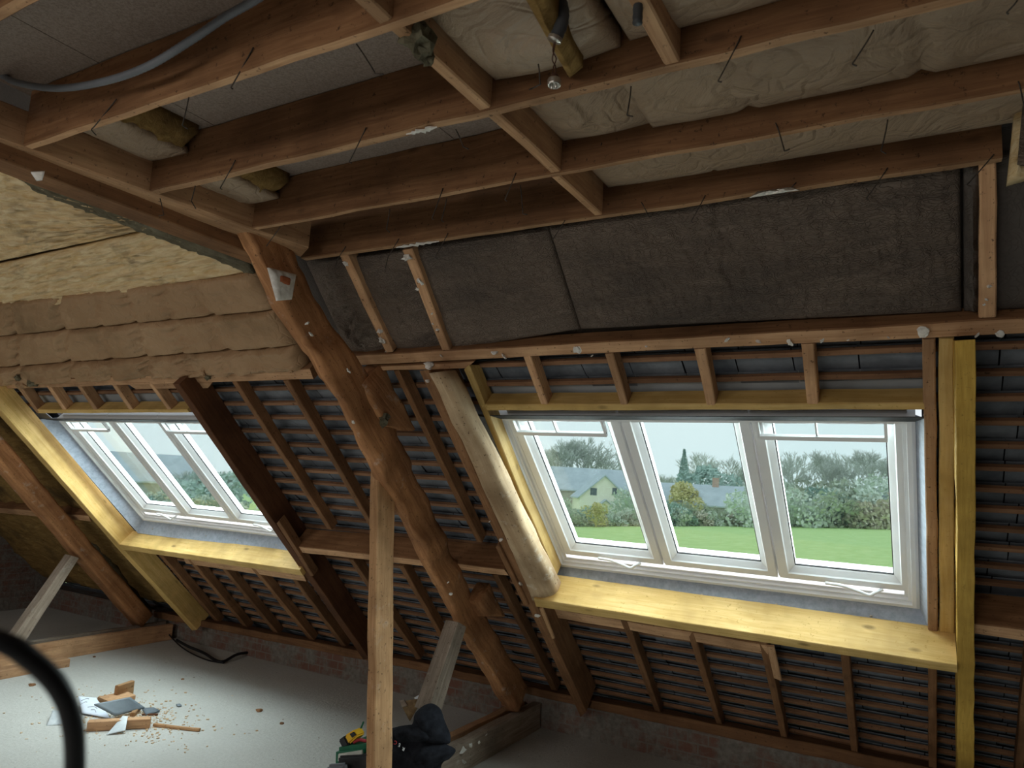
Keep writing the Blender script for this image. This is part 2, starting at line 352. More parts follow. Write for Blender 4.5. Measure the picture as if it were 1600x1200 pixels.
# window openings on the roof (x0, x1, s0, s1)
HOLES = [(-5.62, -3.775, -1.98, -.72), (-1.80, 0.01, -1.94, -.70)]
def spans(s, lo=-8.3, hi=3.2):
    out = []; x = lo
    for (a, b, c, d) in HOLES:
        if c < s < d: out.append((x, a)); x = b
    out.append((x, hi)); return out
# added dark sheet: stops light leaks, blackens the gaps between slates
vs = []; fs = []
def sheet_rows(rows):
    for s0, s1 in rows:
        for a, b in spans((s0+s1)/2): rbox(vs, fs, a, b, s0, s1, 3.455, 3.475)
sheet_rows([(-3.35, -2.02), (-2.02, -1.98), (-1.98, -1.94), (-1.94, -.72), (-.72, -.70), (-.70, 2.6)])
struct('ceiling', vs, fs, SHEET)
# slates, seen from below between the battens
S0, DS = -.467, .1048
vs = []; fs = []
for k in range(-1, 28):
    s = S0 - DS*k
    for a, b in spans(s-.05):
        x = a + random.random()*.1
        xs = [a]
        while x < b-.03: xs.append(x); x += .205 + random.uniform(-.012, .012)
        xs.append(b)
        for i in range(len(xs)-1):
            g = .0025; j = random.uniform(-.004, .006); k2 = random.uniform(-.006, .006)
            if xs[i+1]-xs[i] < .02: continue
            P = []
            for (xx, dz) in ((xs[i]+g, k2), (xs[i+1]-g, -k2)):
                P.append((xx, dz))
            lo = s - .112; hi = s + .012
            c0, c1 = 3.413 + j, 3.392
            quadbox(vs, fs, [rw(P[0][0], lo+k2, c0), rw(P[1][0], lo-k2, c0), rw(P[1][0], hi, c1), rw(P[0][0], hi, c1),
                             rw(P[0][0], lo+k2, c0+.006), rw(P[1][0], lo-k2, c0+.006), rw(P[1][0], hi, c1+.006), rw(P[0][0], hi, c1+.006)])
struct('ceiling', vs, fs, SLATE)
# rear slope of the roof with two unseen openings added for the fill lamps, and the boards over the joists
vs = []; fs = []
def rear(x0, x1, t0, t1):   # t runs from the rear eaves (y -3.3, z 1.0) up to the ridge
    A = Vector((0, -3.4, 1.0)); D = Vector((0, .724, .69)); Nn = Vector((0, -.69, .724))
    quadbox(vs, fs, [A+D*t0+XV*x0, A+D*t0+XV*x1, A+D*t1+XV*x1, A+D*t1+XV*x0, A+D*t0+XV*x0+Nn*.05, A+D*t0+XV*x1+Nn*.05, A+D*t1+XV*x1+Nn*.05, A+D*t1+XV*x0+Nn*.05])
rear(-8.3, 3.2, 0, .55); rear(-8.3, 3.2, 1.75, 4.6); rear(-8.3, -5.5, .55, 1.75); rear(-3.7, -1.9, .55, 1.75); rear(-.1, 3.2, .55, 1.75)
struct('ceiling', vs, fs, OLDD)
# ================================================================== CHIPBOARD over the joists
cb = [(-2.33, -1.95, -.7, 1.55), (-1.947, -.905, -.7, 1.55), (-2.33, -1.28, 1.553, 2.05), (-1.277, -.90, 1.553, 2.05), (-.902, .9, -1.2, 2.05), (-2.33, 1.2, -1.0, -.705)]
cl = ['chipboard sheet above the joists at the left, over the big first bay', 'chipboard sheet above the joists beside the dusty noggins', 'chipboard strip above the third joist bay at left',
      'chipboard strip above the third bay next to the noggin', 'chipboard sheet above the paper faced batts', 'chipboard sheet overhead behind the viewer']
for (a, b, c, d), l in zip(cb, cl):
    timber('chipboard_panel', box(a, b, c, d, 2.684, 2.702), CHIP, l, 'board', 'chipboard panels on top of the joists', rough=0, cham=.001, seg=5)
# ================================================================== JOISTS
JN = {'A': 'lowest', 'B': 'second', 'C': 'third', 'D': 'fourth', 'E': 'fifth'}
JY = {'A': (2.112, 2.148), 'B': (1.762, 1.790), 'C': (1.377, 1.412), 'D': (1.005, 1.034), 'E': (.63, .66)}
JD = {'A': 'old brown ceiling joist nearest the dark insulation, hooks along its underside', 'B': 'old brown ceiling joist one up from the lowest, crossing the whole picture',
      'C': 'old brown ceiling joist two up from the lowest, plaster smear on its underside', 'D': 'old brown ceiling joist topmost at left, grey hose in front of it', 'E': 'brown ceiling joist in the top left corner behind the grey hose'}
JO = {}
for k, (a, b) in JY.items():
    x1 = .2 if k == 'A' else 1.6
    JO[k] = timber('ceiling_joist', box(-2.285, x1, a, b, 2.505, 2.76 if k == 'A' else 2.683), OLD, JD[k], 'joist', 'ceiling joists', rough=.0022)
def smear(joist, x0, x1, y0, y1, label='white plaster smear'):
    vs = []; n = 14; P = []
    for i in range(n): t = i/(n-1); P.append((x0+(x1-x0)*t, y0 + (y1-y0)*(.5-.5*random.random()*math.sin(math.pi*t)), y0 + (y1-y0)*(.5+.5*random.random()*math.sin(math.pi*t))))
    vs = []; fs = []
    for z in (2.5035, 2.4995):
        for x, a, b in P: vs += [Vector((x, a, z)), Vector((x, b, z))]
    m = 2*n
    for i in range(n-1):
        a = 2*i; fs += [(a, a+1, a+3, a+2), (m+a, m+a+2, m+a+3, m+a+1), (a, a+2, m+a+2, m+a), (a+1, m+a+1, m+a+3, a+3)]
    fs += [(0, 1, m+1, m), (m-2, m-1, 2*m-1, 2*m-2)]
    link('plaster_smear', mesh('plaster_smear', vs, fs, PLASTER), I4, joist, label)
smear(JO['A'], ZP(622, 387, 2.505).x, ZP(690, 378, 2.505).x, 2.112, 2.15)
smear(JO['C'], ZP(640, 212, 2.505).x, ZP(690, 202, 2.505).x, 1.38, 1.41)
def film(px0, px1):
    a = YP(px0+14, 299, 2.105); b = YP(px1-14, 292, 2.105); a2 = YP(px0, 309, 2.105); b2 = YP(px1, 297, 2.105)
    slab('plastic_film', [a, b, b2, a2], Vector((0, 1, 0)), .003, CHROME, 'crumpled silvery film', parent=JO['A'], nu=40, nv=14, bulge=.006, wrk=.008, ws=60, edge=.02)
film(1170, 1250)
# noggins between the joists
NG = [('A', 'B', -.905, -.935, 'short noggin between the two lowest joists, end near the dark panels'), ('B', 'C', -.890, -.925, 'noggin crossing between second and third joists beside tan paper'),
      ('C', 'D', -.895, -.930, 'noggin between third and fourth joists with grey fluff hanging off it'), ('D', 'E', -.90, -.935, 'noggin at the top edge above the fourth joist')]
NO = {}
for a, b, x1, x0, l in NG:
    NO[a] = timber('noggin', box(x0, x1, JY[b][1], JY[a][0], 2.507, 2.672, 'y'), OLDL, l, 'noggin', 'noggins across the joists', rough=.002)
timber('noggin', box(-.459, -.424, JY['D'][1], JY['C'][0], 2.507, 2.60, 'y'), OLDL, 'noggin at right of the hanging bulb holder, short black conduit in front', 'noggin', 'noggins across the joists')
# fluff on noggin C-D
fl = NO['C']
for i, (x, y, r) in enumerate([(655, 62, .032), (662, 80, .022), (668, 92, .014), (650, 48, .022)]):
    blob(fl, XP(x, y, -.90) + Vector((0, 0, 0)), r, WOOLG, 'wool_tuft', 'hanging grey wool tuft', 1.0, i+3)
# trimmers on the left of the joists
def ztrim(pa, pb, z, h): 
    A0, A1 = ZP(*pa[0], z), ZP(*pa[1], z); B0, B1 = ZP(*pb[0], z), ZP(*pb[1], z)
    U = (A0-B0).normalized()*1.0
    H = Vector((0, 0, h)); return [[A0+U, A1+U, A1+U+H, A0+U+H], [B0, B1, B1+H, B0+H]]
timber('trimmer_beam', ztrim(((0, 239), (0, 221)), ((470, 402), (482, 388)), 2.503, .115), OLDL, 'upper of the two brown trimmer beams carrying the left ends of the ceiling joists', 'beam')
ot = timber('trimmer_beam', ztrim(((0, 270), (0, 251)), ((392, 412), (400, 398)), 2.455, .14), OLD, 'lower brown trimmer beam along the edge of the yellow glass wool', 'beam')
slab('plaster_flake', [ZP(48, 270, 2.45), ZP(70, 269, 2.45), ZP(66, 282, 2.43), ZP(57, 283, 2.43)], Vector((0, 0, 1)), .004, PLASTER, 'loose white flake', parent=ot, nu=4, nv=4, bulge=.002, wrk=.002, edge=.01)
# ================================================================== BATTS between joists
def bay(name, x0, x1, ya, yb, z, sag, m, label, **kw):
    return slab(name, [Vector((x0, yb, z)), Vector((x1, yb, z)), Vector((x1, ya, z)), Vector((x0, ya, z))], Vector((0, 0, 1)), .06, m, label, 'insulation', 'insulation batts between the ceiling joists', bulge=sag, **kw)
bay('insulation_batt', -.88, -.60, 1.792, 1.375+.38, 2.61, .03, PAPER, 'x') if False else None
bay('insulation_batt', -.885, -.60, 1.414, 1.760, 2.598, .038, PAPER, 'wrinkled tan paper faced batt end in second bay, left of the overlapping torn edge', wrk=.014, ws=9, nu=50, nv=40)
bay('insulation_batt', -.615, 1.5, 1.414, 1.760, 2.582, .028, PAPER, 'long tan paper faced batt between second and third joists running right', wrk=.012, ws=6, nu=150, nv=34, creases=((.12, .01, .012), (.3, .012, .015), (.47, .01, .012)))
bay('insulation_batt', -.885, 1.3, 1.792, 2.110, 2.597, .03, PAPER, 'tan paper faced batt in the lowest bay above the lowest joist', wrk=.008, ws=6, nu=150, nv=30, creases=((.16, .006, .012),))
bay('insulation_batt', -.885, -.56, 1.036, 1.375, 2.575, .055, PAPER, 'sagging tan paper batt left of the hanging bulb holder', wrk=.008, ws=6, nu=50, nv=40)
bay('insulation_batt', -.54, -.20, 1.036, 1.375, 2.585, .03, PAPER, 'tan paper batt right of the hanging bulb holder, behind the short conduit', wrk=.008, ws=6, nu=50, nv=40)
bay('insulation_batt', -.19, 1.5, 1.036, 1.375, 2.60, .03, PAPER, 'tan paper batt at the top right behind the third joist', wrk=.01, nu=90, nv=30)
bay('insulation_batt', -.885, 1.3, .662, 1.003, 2.60, .03, PAPER, 'tan paper batt along the top edge above the fourth joist', wrk=.01, nu=90, nv=30)
# torn wool flap beside the bulb holder
p = [ZP(822, -10, 2.50), ZP(868, -10, 2.50), ZP(908, 90, 2.50), ZP(868, 92, 2.50)]
slab('torn_insulation_flap', [ZP(812, -20, 2.505), ZP(852, -20, 2.505), ZP(911, 105, 2.525), ZP(890, 122, 2.53)], Vector((0, 0, 1)), .035, WOOLB, 'torn brown wool flap hanging beside the bulb holder', 'insulation', nu=40, nv=16, bulge=.02, wrk=.01, ws=20, edge=.03)
# little batt ends at left: paper face with yellow wool lip
def batt_end(px, zz, ya, yb, x0, x1, lab):
    r = slab('insulation_offcut', [Vector((x0, yb, zz)), Vector((x1, yb, zz-.006)), Vector((x1, ya, zz-.006)), Vector((x0, ya, zz))], Vector((0, 0, 1)), .02, PAPER, lab, 'insulation', bulge=.02, wrk=.006, ws=14, nu=30, nv=30, edge=.06)
    slab('wool_core', [Vector((x1-.06, yb, zz+.03)), Vector((x1+.055, yb-.01, zz+.045)), Vector((x1+.035, ya, zz+.045)), Vector((x1-.06, ya, zz+.03))], Vector((0, 0, 1)), .045, WOOLB, 'yellow brown wool core', parent=r, bulge=.035, wrk=.014, ws=24, nu=24, nv=30, edge=.03)
batt_end(0, 2.610, 1.04, 1.372, -2.24, -2.05, 'paper faced batt end with yellow wool lip, upper of two at left')
batt_end(0, 2.605, 1.416, 1.758, -2.24, -2.05, 'paper faced batt end with yellow wool lip, lower of two at left')
# ================================================================== ROOF TIMBERS
RG = 'common rafters'
CR, DR = 3.30, .067
def rafter(name, L, a, b, m=OLD, e0=0, e1=0, c=CR, d=DR, cat='rafter', group=RG, **kw):
    return timber(name, sl([a, b], c, d, e0, e1), m, L, cat, group, **kw)
# purlins, headers, sills
pr = timber('purlin', sl([(543, 556, 550, 572), (1070, 527, 1070, 546), (1700, 490, 1700, 518)], CR, .075), OLD, 'long brown purlin over the right window with plaster lumps stuck on it', 'beam')
for i, (x, y, r) in enumerate([(773, 550, .014), (787, 556, .015), (903, 546, .016), (1136, 531, .012), (1185, 533, .010), (1233, 535, .013), (1285, 532, .008), (1325, 531, .005), (1388, 527, .006), (1442, 518, .02), (1527, 524, .008), (603, 549, .005), (690, 556, .009), (1563, 521, .012), (925, 556, .006), (1010, 541, .006)]):
    blob(pr, RP(x, y, CR-.002), r, flat=.35, seed=i)
pk = timber('packing_strip', sl([(574, 573, 586, 580), (742, 565, 728, 576)], CR+.004, .03), OLD, 'short brown packing strip nailed under the left end of the plastered purlin', 'timber')
blob(pk, RP(671, 570, CR), .022, seed=4)
timber('purlin', sl([(-60, 599, -60, 610), (484, 576, 490, 593)], CR, .075), OLD, 'brown purlin under the kraft quilt above the left window', 'beam')
timber('packing_strip', sl([(200, 600, 214, 609), (332, 597, 324, 607)], CR+.004, .03), OLD, 'short brown packing strip under the purlin above the left window', 'timber')
timber('purlin', sl([(458, 853, 466, 863), (788, 889, 796, 900)], 3.21, .155), OLD, 'brown lower purlin between the left window beam and the debarked log', 'beam')
timber('purlin', sl([(1500, 972, 1500, 987), (1640, 988, 1640, 1008)], 3.21, .155), OLD, 'brown lower purlin at the right edge behind the rough yellow rafter', 'beam')
timber('purlin', sl([(-60, 788, -60, 796), (138, 806, 142, 815)], 3.21, .14), OLD, 'brown lower purlin at the left edge behind the far truss', 'beam')
timber('window_header', sl([(752, 632, 757, 642), (1444, 630, 1444, 641)], CR, .085), YEL, 'yellow timber header above the right window', 'timber')
timber('window_header', sl([(54, 640, 60, 646), (292, 640, 296, 645)], CR, .085), YEL, 'yellow timber header above the left window', 'timber')
timber('window_sill_board', sl([(834, 936, 838, 948), (1495, 1040, 1495, 1052)], 3.15, .175), YEL, 'deep yellow timber board below the right window', 'board', cham=.003)
timber('window_sill_board', sl([(186, 851, 191, 859), (468, 891, 474, 900)], 3.17, .15), YEL, 'deep yellow timber board below the left window', 'board', cham=.003)
timber('trimmer_rail', sl([(846, 948, 853, 963), (1200, 1008, 1200, 1023)], CR, .07), OLD, 'brown rail tucked under the right yellow sill board', 'timber')
timber('trimmer_rail', sl([(286, 872, 291, 881), (474, 898, 479, 909)], CR, .07), OLD, 'brown rail tucked under the left yellow sill board', 'timber')
# yellow trimming rafters
S = sl([(725, 578, 733, 570), (810, 780, 817, 780), (863, 899, 870, 899)], CR, .08)
S[0][2] -= SV*.06; S[0][3] -= SV*.06
timber('trimming_rafter', S, YEL, 'thin yellow rafter along the left side of the right window', 'rafter')
timber('trimming_rafter', sl([(1467, 530, 1491, 530), (1468, 984, 1492, 986)], CR, .08, 0, .1), YEL, 'smooth narrow yellow rafter right of the right window', 'rafter')
S = sl([(1493.5, 531, 1524.5, 531), (1496, 1040, 1523, 1040), (1495.5, 1200, 1522, 1200)], 3.17, .17, 0, .55)
S[0][2] -= SV*.12; S[0][3] -= SV*.12
timber('trimming_rafter', S, YELR, 'rough sawn yellow rafter running full height at the right edge', 'rafter', rough=.003, cham=.002)
timber('trimming_rafter', sl([(0, 650, 7, 648), (180, 853, 187, 852), (300, 985, 308, 984)], 3.17, .16, .6, 0), YEL, 'deep yellow rafter along the left side of the left window', 'rafter', cham=.003)
# upper rafters
u1 = rafter('rafter', 'brown upper rafter above the purlin next to the hewn principal, plaster at its foot', (533, 406, 546, 404), (602, 551, 614, 550), OLDL, .02)
u2 = rafter('rafter', 'brown upper rafter dotted with plaster, between two dark panels', (631, 398, 646, 395), (690, 547, 703, 547), OLDL, .02)
u3 = rafter('rafter', 'brown upper rafter at the right edge standing on the purlin', (1530, 262, 1557, 262), (1530, 497, 1557, 496), OLDL, .02)
for o, L in ((u1, [(594, 517, .014), (598, 532, .018), (540, 412, .012)]), (u2, [(637, 402, .02), (656, 440, .016), (652, 452, .007), (675, 490, .006), (684, 515, .008), (676, 506, .005)]), (u3, [(1546, 447, .006), (1541, 468, .005), (1538, 476, .004)])):
    for i, (x, y, r) in enumerate(L): blob(o, RP(x, y, CR-.003), r, flat=.6, seed=i)
# rafters between the windows
rafter('rafter', 'brown rafter right of the wide dark beam, upper half between the purlins', (362, 597, 369, 596), (511, 827, 519, 828))
rafter('rafter', 'brown rafter just left of the post top, upper half between the purlins', (442, 595, 450, 594), (580, 828, 588, 829))
rafter('rafter', 'brown rafter between the hewn principal and the debarked log, upper half', (614, 580, 622, 579), (744, 847, 753, 848))
rafter('rafter', 'brown lower rafter passing behind the post', (544, 874, 552, 875), (640, 1015, 647, 1014), e1=.12)
rafter('rafter', 'brown lower rafter between the post and the hewn principal foot', (622, 884, 630, 885), (694, 1010, 701, 1009), e1=.15)
rafter('rafter', 'brown lower rafter between the hewn principal foot and the log foot', (768, 898, 777, 899), (856, 1068, 864, 1067), e1=.1)
JW = 'jack rafters above the windows'
for L, a, b in [('short jack rafter at the far left end above the left window', (24, 602, 30, 602), (57, 645, 62, 645)),
                ('short jack rafter, second from left above the left window', (72, 603, 78, 603), (97, 640, 103, 640)),
                ('short jack rafter, middle one above the left window', (120, 603, 126, 603), (146, 640, 152, 640)),
                ('short jack rafter, fourth from left above the left window', (175, 602, 181, 602), (201, 640, 207, 640)),
                ('short jack rafter beside the wide dark beam above the left window', (232, 600, 238, 600), (261, 640, 267, 640)),
                ('short jack rafter, leftmost above the right window', (817, 558, 829, 557), (845, 632, 856, 632)),
                ('short jack rafter, second from left above the right window', (945, 553, 958, 552), (969, 632, 981, 632)),
                ('short jack rafter, third from left above the right window', (1085, 546, 1103, 545), (1103, 633, 1118, 633)),
                ('short jack rafter, rightmost free standing one above the right window', (1252, 538, 1272, 537), (1261, 632, 1279, 632))]:
    rafter('jack_rafter', L, a, b, OLDL, group=JW)
rafter('rafter', 'brown rafter against the right side of the right window', (1441, 530, 1462, 530), (1450, 985, 1466, 986), OLDL)
LW = 'lower jack rafters under the sills'
for L, a, b, e in [('lower jack rafter under the right window, leftmost', (975, 985, 986, 986), (1019, 1101, 1028, 1101), .22),
                ('lower jack rafter under the right window, second from left', (1078, 1003, 1089, 1004), (1116, 1122, 1125, 1122), .22),
                ('lower jack rafter under the right window carrying the pale offcut', (1188, 1015, 1201, 1015), (1218, 1143, 1228, 1143), .24),
                ('lower jack rafter under the right window, next right of the pale offcut', (1313, 1026, 1327, 1027), (1329, 1167, 1340, 1167), .24),
                ('lower jack rafter under the right window, next to the yellow rafter', (1450, 1046, 1464, 1047), (1451, 1190, 1464, 1190), .24),
                ('lower jack rafter at the right edge beyond the yellow rafter', (1598, 1068, 1613, 1069), (1587, 1200, 1600, 1200), 1.3),
                ('lower jack rafter beside the deep yellow rafter under the left window', (248, 868, 254, 868), (328, 962, 334, 962), .1),
                ('lower jack rafter under the left window, second from left', (298, 880, 304, 880), (374, 972, 380, 972), .1),
                ('lower jack rafter under the left window, middle one', (347, 890, 353, 890), (421, 980, 427, 980), .1),
                ('lower jack rafter under the left window, fourth from left', (401, 899, 407, 899), (474, 989, 481, 989), .1),
                ('lower jack rafter under the left window, beside the wide dark beam', (458, 908, 464, 908), (526, 1000, 533, 1000), .1)]:
    o = rafter('jack_rafter', L, a, b, OLD, e, .1, group=LW)
    if 'pale offcut' in L and 'carrying' in L: timber('offcut', sl([(1198, 1011, 1210, 1011), (1209, 1059, 1222, 1065)], CR-.012, .012), OLDL, 'pale slanting wood offcut', parent=o)
# wide dark beam right of the left window
wb = timber('trimming_beam', sl([(270, 600, 280, 600), (407, 800, 416, 799), (560, 1020, 570, 1019)], 3.20, .17, 0, .08), OLDD, 'wide dark brown beam on the right side of the left window', 'beam')
timber('packer', sl([(432, 818, 436, 814), (484, 900, 490, 900)], 3.19, .06), OLD, 'lighter packing block', parent=wb)
# debarked log rafter left of the right window
S = sl([(655, 580, 671, 578), (748, 780, 762, 780), (826, 950, 840, 948), (907, 1120, 917, 1112)], 3.18, .185)
S[0][2] -= SV*.13; S[0][3] -= SV*.13
lg = timber('log_rafter', S, OLD, 'debarked log rafter left of the right window, pale and rounded', 'rafter', rough=.003)
S = sl([(669, 582, 692, 580), (752, 760, 782, 758), (832, 938, 868, 930)], 3.165, .10); S[0][2] -= SV*.07; S[0][3] -= SV*.07
timber('log_face', S, LOG, 'pale rounded log face', parent=lg, roundc=[.015, .045, .03, .01], rough=.004, seg=.05)
timber('nailed_cleat', sl([(774, 856, 779, 850), (817, 944, 826, 946)], 3.165, .05), OLD, 'brown cleat', parent=lg)
timber('pale_lath', sl([(842, 952, 848, 950), (862, 999, 867, 998)], 3.165, .012), POSTM, 'pale thin lath', parent=lg)
for i, (x, y, r) in enumerate([(783, 843, .012), (813, 912, .012), (840, 962, .013), (765, 815, .006), (668, 595, .009)]): blob(lg, RP(x, y, 3.172), r, seed=i)
# hewn principal rafter and its truss
P1 = [(372, 376, 392, 378), (400, 431, 440, 468), (461, 530, 482, 535), (495, 577, 514, 582), (540, 656, 556, 660), (576, 730, 596, 733), (640, 846, 656, 848), (708, 972, 722, 976), (788, 1112, 806, 1108)]
P1[1] = (402, 431, 421, 432)
S = sl(P1, 3.03, .195, .12, .03)
S = [[a + Vector((random.uniform(-.006, .006), 0, 0)), b + Vector((random.uniform(-.006, .006), 0, 0)), c + NV*random.uniform(-.012, .012), d] for a, b, c, d in S]
S[4][2] += NV*.03; S[5][2] += NV*.02; S[2][2] -= NV*.02
PM = timber('principal_rafter', S, OAK, 'big rough hewn principal rafter with a plaster and brick patch near its top', 'beam', roundc=[.006, .018, .045, .01], rough=.011, seg=.035)
def knee(s0, s1, s2, c0, c1, lab):
    S = [[rw(-2.285, t, q), rw(-2.195, t, q), rw(-2.195, t, c1), rw(-2.285, t, c1)] for t, q in ((s0, c0), (s1, c0), (s2, c1-.02))]
    timber('packing_knee', S, OAK, lab, parent=PM, roundc=[.01, .02, .02, .01], rough=.008, seg=.04)
knee(-.40, -.66, -.80, 3.16, 3.33, 'wooden knee packed under the plastered purlin')
knee(-1.97, -2.12, -2.26, 3.16, 3.30, 'wooden knee packed under the lower purlin')
XPM = RP(400, 400, 3.03).x + .075
def side_pt(x, y): return XP(x, y, -2.195)
slab('plaster_patch', [side_pt(420, 418), side_pt(463, 429), side_pt(456, 468), side_pt(434, 470)], Vector((-1, 0, 0)), .01, PLASTER, 'white plaster patch', parent=PM, nu=16, nv=16, bulge=.008, wrk=.006, ws=30, edge=.02)
BR = plain('brick_red', (.35, .10, .04), (.48, .16, .07), 20, .9, .4)
slab('brick_piece', [side_pt(434, 428), side_pt(453, 434), side_pt(451, 449), side_pt(432, 443)], Vector((-1, 0, 0)), .01, BR, 'exposed red brick piece', parent=PM, nu=8, nv=8, bulge=.016, wrk=.001, edge=.01)
for i, (x, y, r) in enumerate([(480, 505, .012), (486, 522, .014), (552, 660, .01), (700, 910, .01), (704, 928, .012), (545, 580, .014)]): blob(PM, RP(x, y, 3.01), r*.8, flat=.4, seed=i)
blob(PM, RP(598, 655, 3.18), .03, WOOLG, 'wool_tuft', 'grey wool tuft stuffed behind', 1.0, 2)
# post
pt = [RP(590, 738, 3.05)]
P0 = pt[0]; PB = YP(585, 1200, P0.y); PB = P0 + (PB-P0)*(P0.z/(P0.z-PB.z)); PM1 = P0.lerp(PB, .4)
wv = .052; dv = .13
tl = P0; base = Vector((P0.x-.012, P0.y-.02, 0))
def poststation(p, z): return [Vector((p.x-wv, p.y, z)), Vector((p.x, p.y, z)), Vector((p.x, p.y+dv, z)), Vector((p.x-wv, p.y+dv, z))]
PO = timber('post', [poststation(P0, P0.z+.05), poststation(PM1, PM1.z), poststation(PB, 0)], POSTM, 'upright sawn timber post standing in the middle foreground', 'post', rough=.0025, cham=.005)
# braces and ties
def truss_brace(label, a0, a1, b0, b1, X, w, m):
    A0, A1, B0, B1 = XP(*a0, X), XP(*a1, X), XP(*b0, X), XP(*b1, X); D = Vector((-w, 0, 0))
    return timber('brace', [[A0+D, A0, A1, A1+D], [B0+D, B0, B1, B1+D]], m, label, 'brace')
truss_brace('grey brown brace under the hewn principal, beside the tool bag', (716, 972), (729, 980), (668, 1110), (690, 1112), -2.21, .085, GREYW)
truss_brace('grey brown brace of the far left truss', (112, 868), (124, 872), (16, 1003), (34, 1012), -6.03, .10, GREYW)
def tie(label, X0, X1, y0, y1, z1, m=OLDL, name='tie_beam', z0=0.0):
    return timber(name, box(X0, X1, y0, y1, z0, z1, 'y'), m, label, 'beam', rough=.003)
t1 = tie('plaster splashed tie beam on the floor at the foot of the hewn principal, nearer one', -2.30, -2.235, 1.2, 4.54, .166, GREYW)
for i, (x, y, r) in enumerate([(722, 1172, .02), (735, 1163, .016), (724, 1190, .016), (760, 1148, .008), (748, 1160, .01)]): blob(t1, XP(x, y, -2.233), r, flat=.4, seed=i)
tie('brown tie beam on the floor behind the plaster splashed one', -2.42, -2.36, 1.2, 4.54, .15)
tie('brown tie beam along the floor of the far left truss, front plank', -6.10, -6.045, 1.6, 4.5, .14)
tie('brown tie beam of the far left truss, rear plank', -6.20, -6.15, 1.6, 4.5, .15, GREYW)
tie('short brown plank on the floor against the far left tie beam', -5.90, -5.78, 2.0, 3.43, .06, OLDL, 'floor_plank')
timber('principal_rafter', sl([(0, 742, 10, 738), (100, 856, 111, 854), (208, 978, 219, 976)], 3.03, .14, 1.6, .03), OAK, 'rough principal rafter of the far left truss', 'beam', roundc=[.006, .02, .03, .01], rough=.005)
# wall plate
S = []
for x, yt, yb in ((240, 955, 965), (308, 968, 978), (540, 1013, 1026), (700, 1044, 1056), (920, 1093, 1106), (1300, 1168, 1189), (1640, 1240, 1262)):
    a, b = YP(x, yb, 4.45), YP(x, yt, 4.45); S.append([a, a+Vector((0, .11, 0)), b+Vector((0, .11, 0)), b])
timber('wall_plate', S, OLD, 'long brown wall plate lying on the low knee wall under the rafters', 'beam', rough=.003)
# ================================================================== BATTENS
ordn = ['first', 'second', 'third', 'fourth', 'fifth', 'sixth', 'seventh', 'eighth', 'ninth', 'tenth', 'eleventh', 'twelfth', 'thirteenth', 'fourteenth', 'fifteenth', 'sixteenth', 'seventeenth', 'eighteenth',
        'nineteenth', 'twentieth', 'twenty-first', 'twenty-second', 'twenty-third', 'twenty-fourth', 'twenty-fifth', 'twenty-sixth', 'twenty-seventh']
for k in range(0, 26):
    s = S0 - DS*k; sp = spans(s)
    for i, (a, b) in enumerate(sp):
        a = max(a, -5.75)
        if b - a < .05: continue
        where = 'across the whole roof' if len(sp) == 1 else ('between the deep yellow rafter and the left window', 'between the two windows', 'right of the right window')[i]
        if len(sp) == 1: L = f'thin brown roof batten running {where}, {ordn[k]} row down from the purlins'
        else: L = f'thin brown roof batten {where}, {ordn[k]} row down from the purlins'
        if i == 0 and len(sp) > 1: continue
        b = min(b, 1.6)
        st = [[rw(x, s-.011, 3.368), rw(x, s+.011, 3.368), rw(x, s+.011, 3.386), rw(x, s-.011, 3.386)] for x in (a, b)]
        timber('roof_batten', st, BAT, L, 'batten', 'roof battens', rough=.0018, cham=.001, seg=.25)
# ================================================================== INSULATION on the slope
def slope_quilt(name, px, c, thick, m, label, up=0, **kw):
    P = [RP(x, y, c) for x, y in px]
    if up: P[0] = P[0] + SV*up; P[1] = P[1] + SV*up
    return slab(name, P, NV, thick, m, label, **kw)
IG = 'dark paper faced panels above the long purlin'
slope_quilt('insulation_batt', [(478, 408), (556, 400), (606, 551), (548, 557)], 3.345, .06, SOOT, 'crumpled dark panel between the hewn principal and the first upper rafter', 0, group=IG, bulge=.03, wrk=.03, ws=12, nu=60, nv=60)
slope_quilt('insulation_batt', [(548, 402), (640, 390), (694, 545), (612, 550)], 3.345, .06, SOOT, 'dark panel between the two plaster dotted upper rafters', 0, group=IG, bulge=.025, wrk=.012, ws=12, nu=60, nv=60)
slope_quilt('insulation_batt', [(648, 385), (856, 355), (906, 514), (704, 547)], 3.345, .06, SOOT, 'dark wrinkled panel right of the plaster dotted rafter, up to the torn seam', 0, group=IG, bulge=.02, wrk=.006, ws=20, nu=90, nv=60, edge=.04)
slope_quilt('insulation_batt', [(858, 355), (1500, 250), (1502, 486), (908, 514)], 3.345, .06, SOOT, 'largest dark wrinkled panel, above the right window', 0, group=IG, bulge=.02, wrk=.007, ws=18, nu=200, nv=70, edge=.04, stretch=(1.6, .7), creases=((.47, .004, .008), (.66, .004, .006), (.25, .004, .006)))
slope_quilt('insulation_batt', [(1505, 250), (1532, 248), (1532, 485), (1506, 486)], 3.345, .06, SOOTD, 'narrow crumpled dark panel strip beside the right edge rafter', 0, group=IG, bulge=.03, wrk=.03, ws=14, nu=24, nv=70, edge=.02)
slope_quilt('insulation_batt', [(1555, 245), (1700, 235), (1700, 478), (1555, 484)], 3.345, .06, SOOTD, 'dark panel in the corner beyond the right edge rafter', 0, group=IG, bulge=.02, wrk=.008, ws=14, nu=40, nv=60)
KG = 'brown kraft faced quilt rolls above the left window'
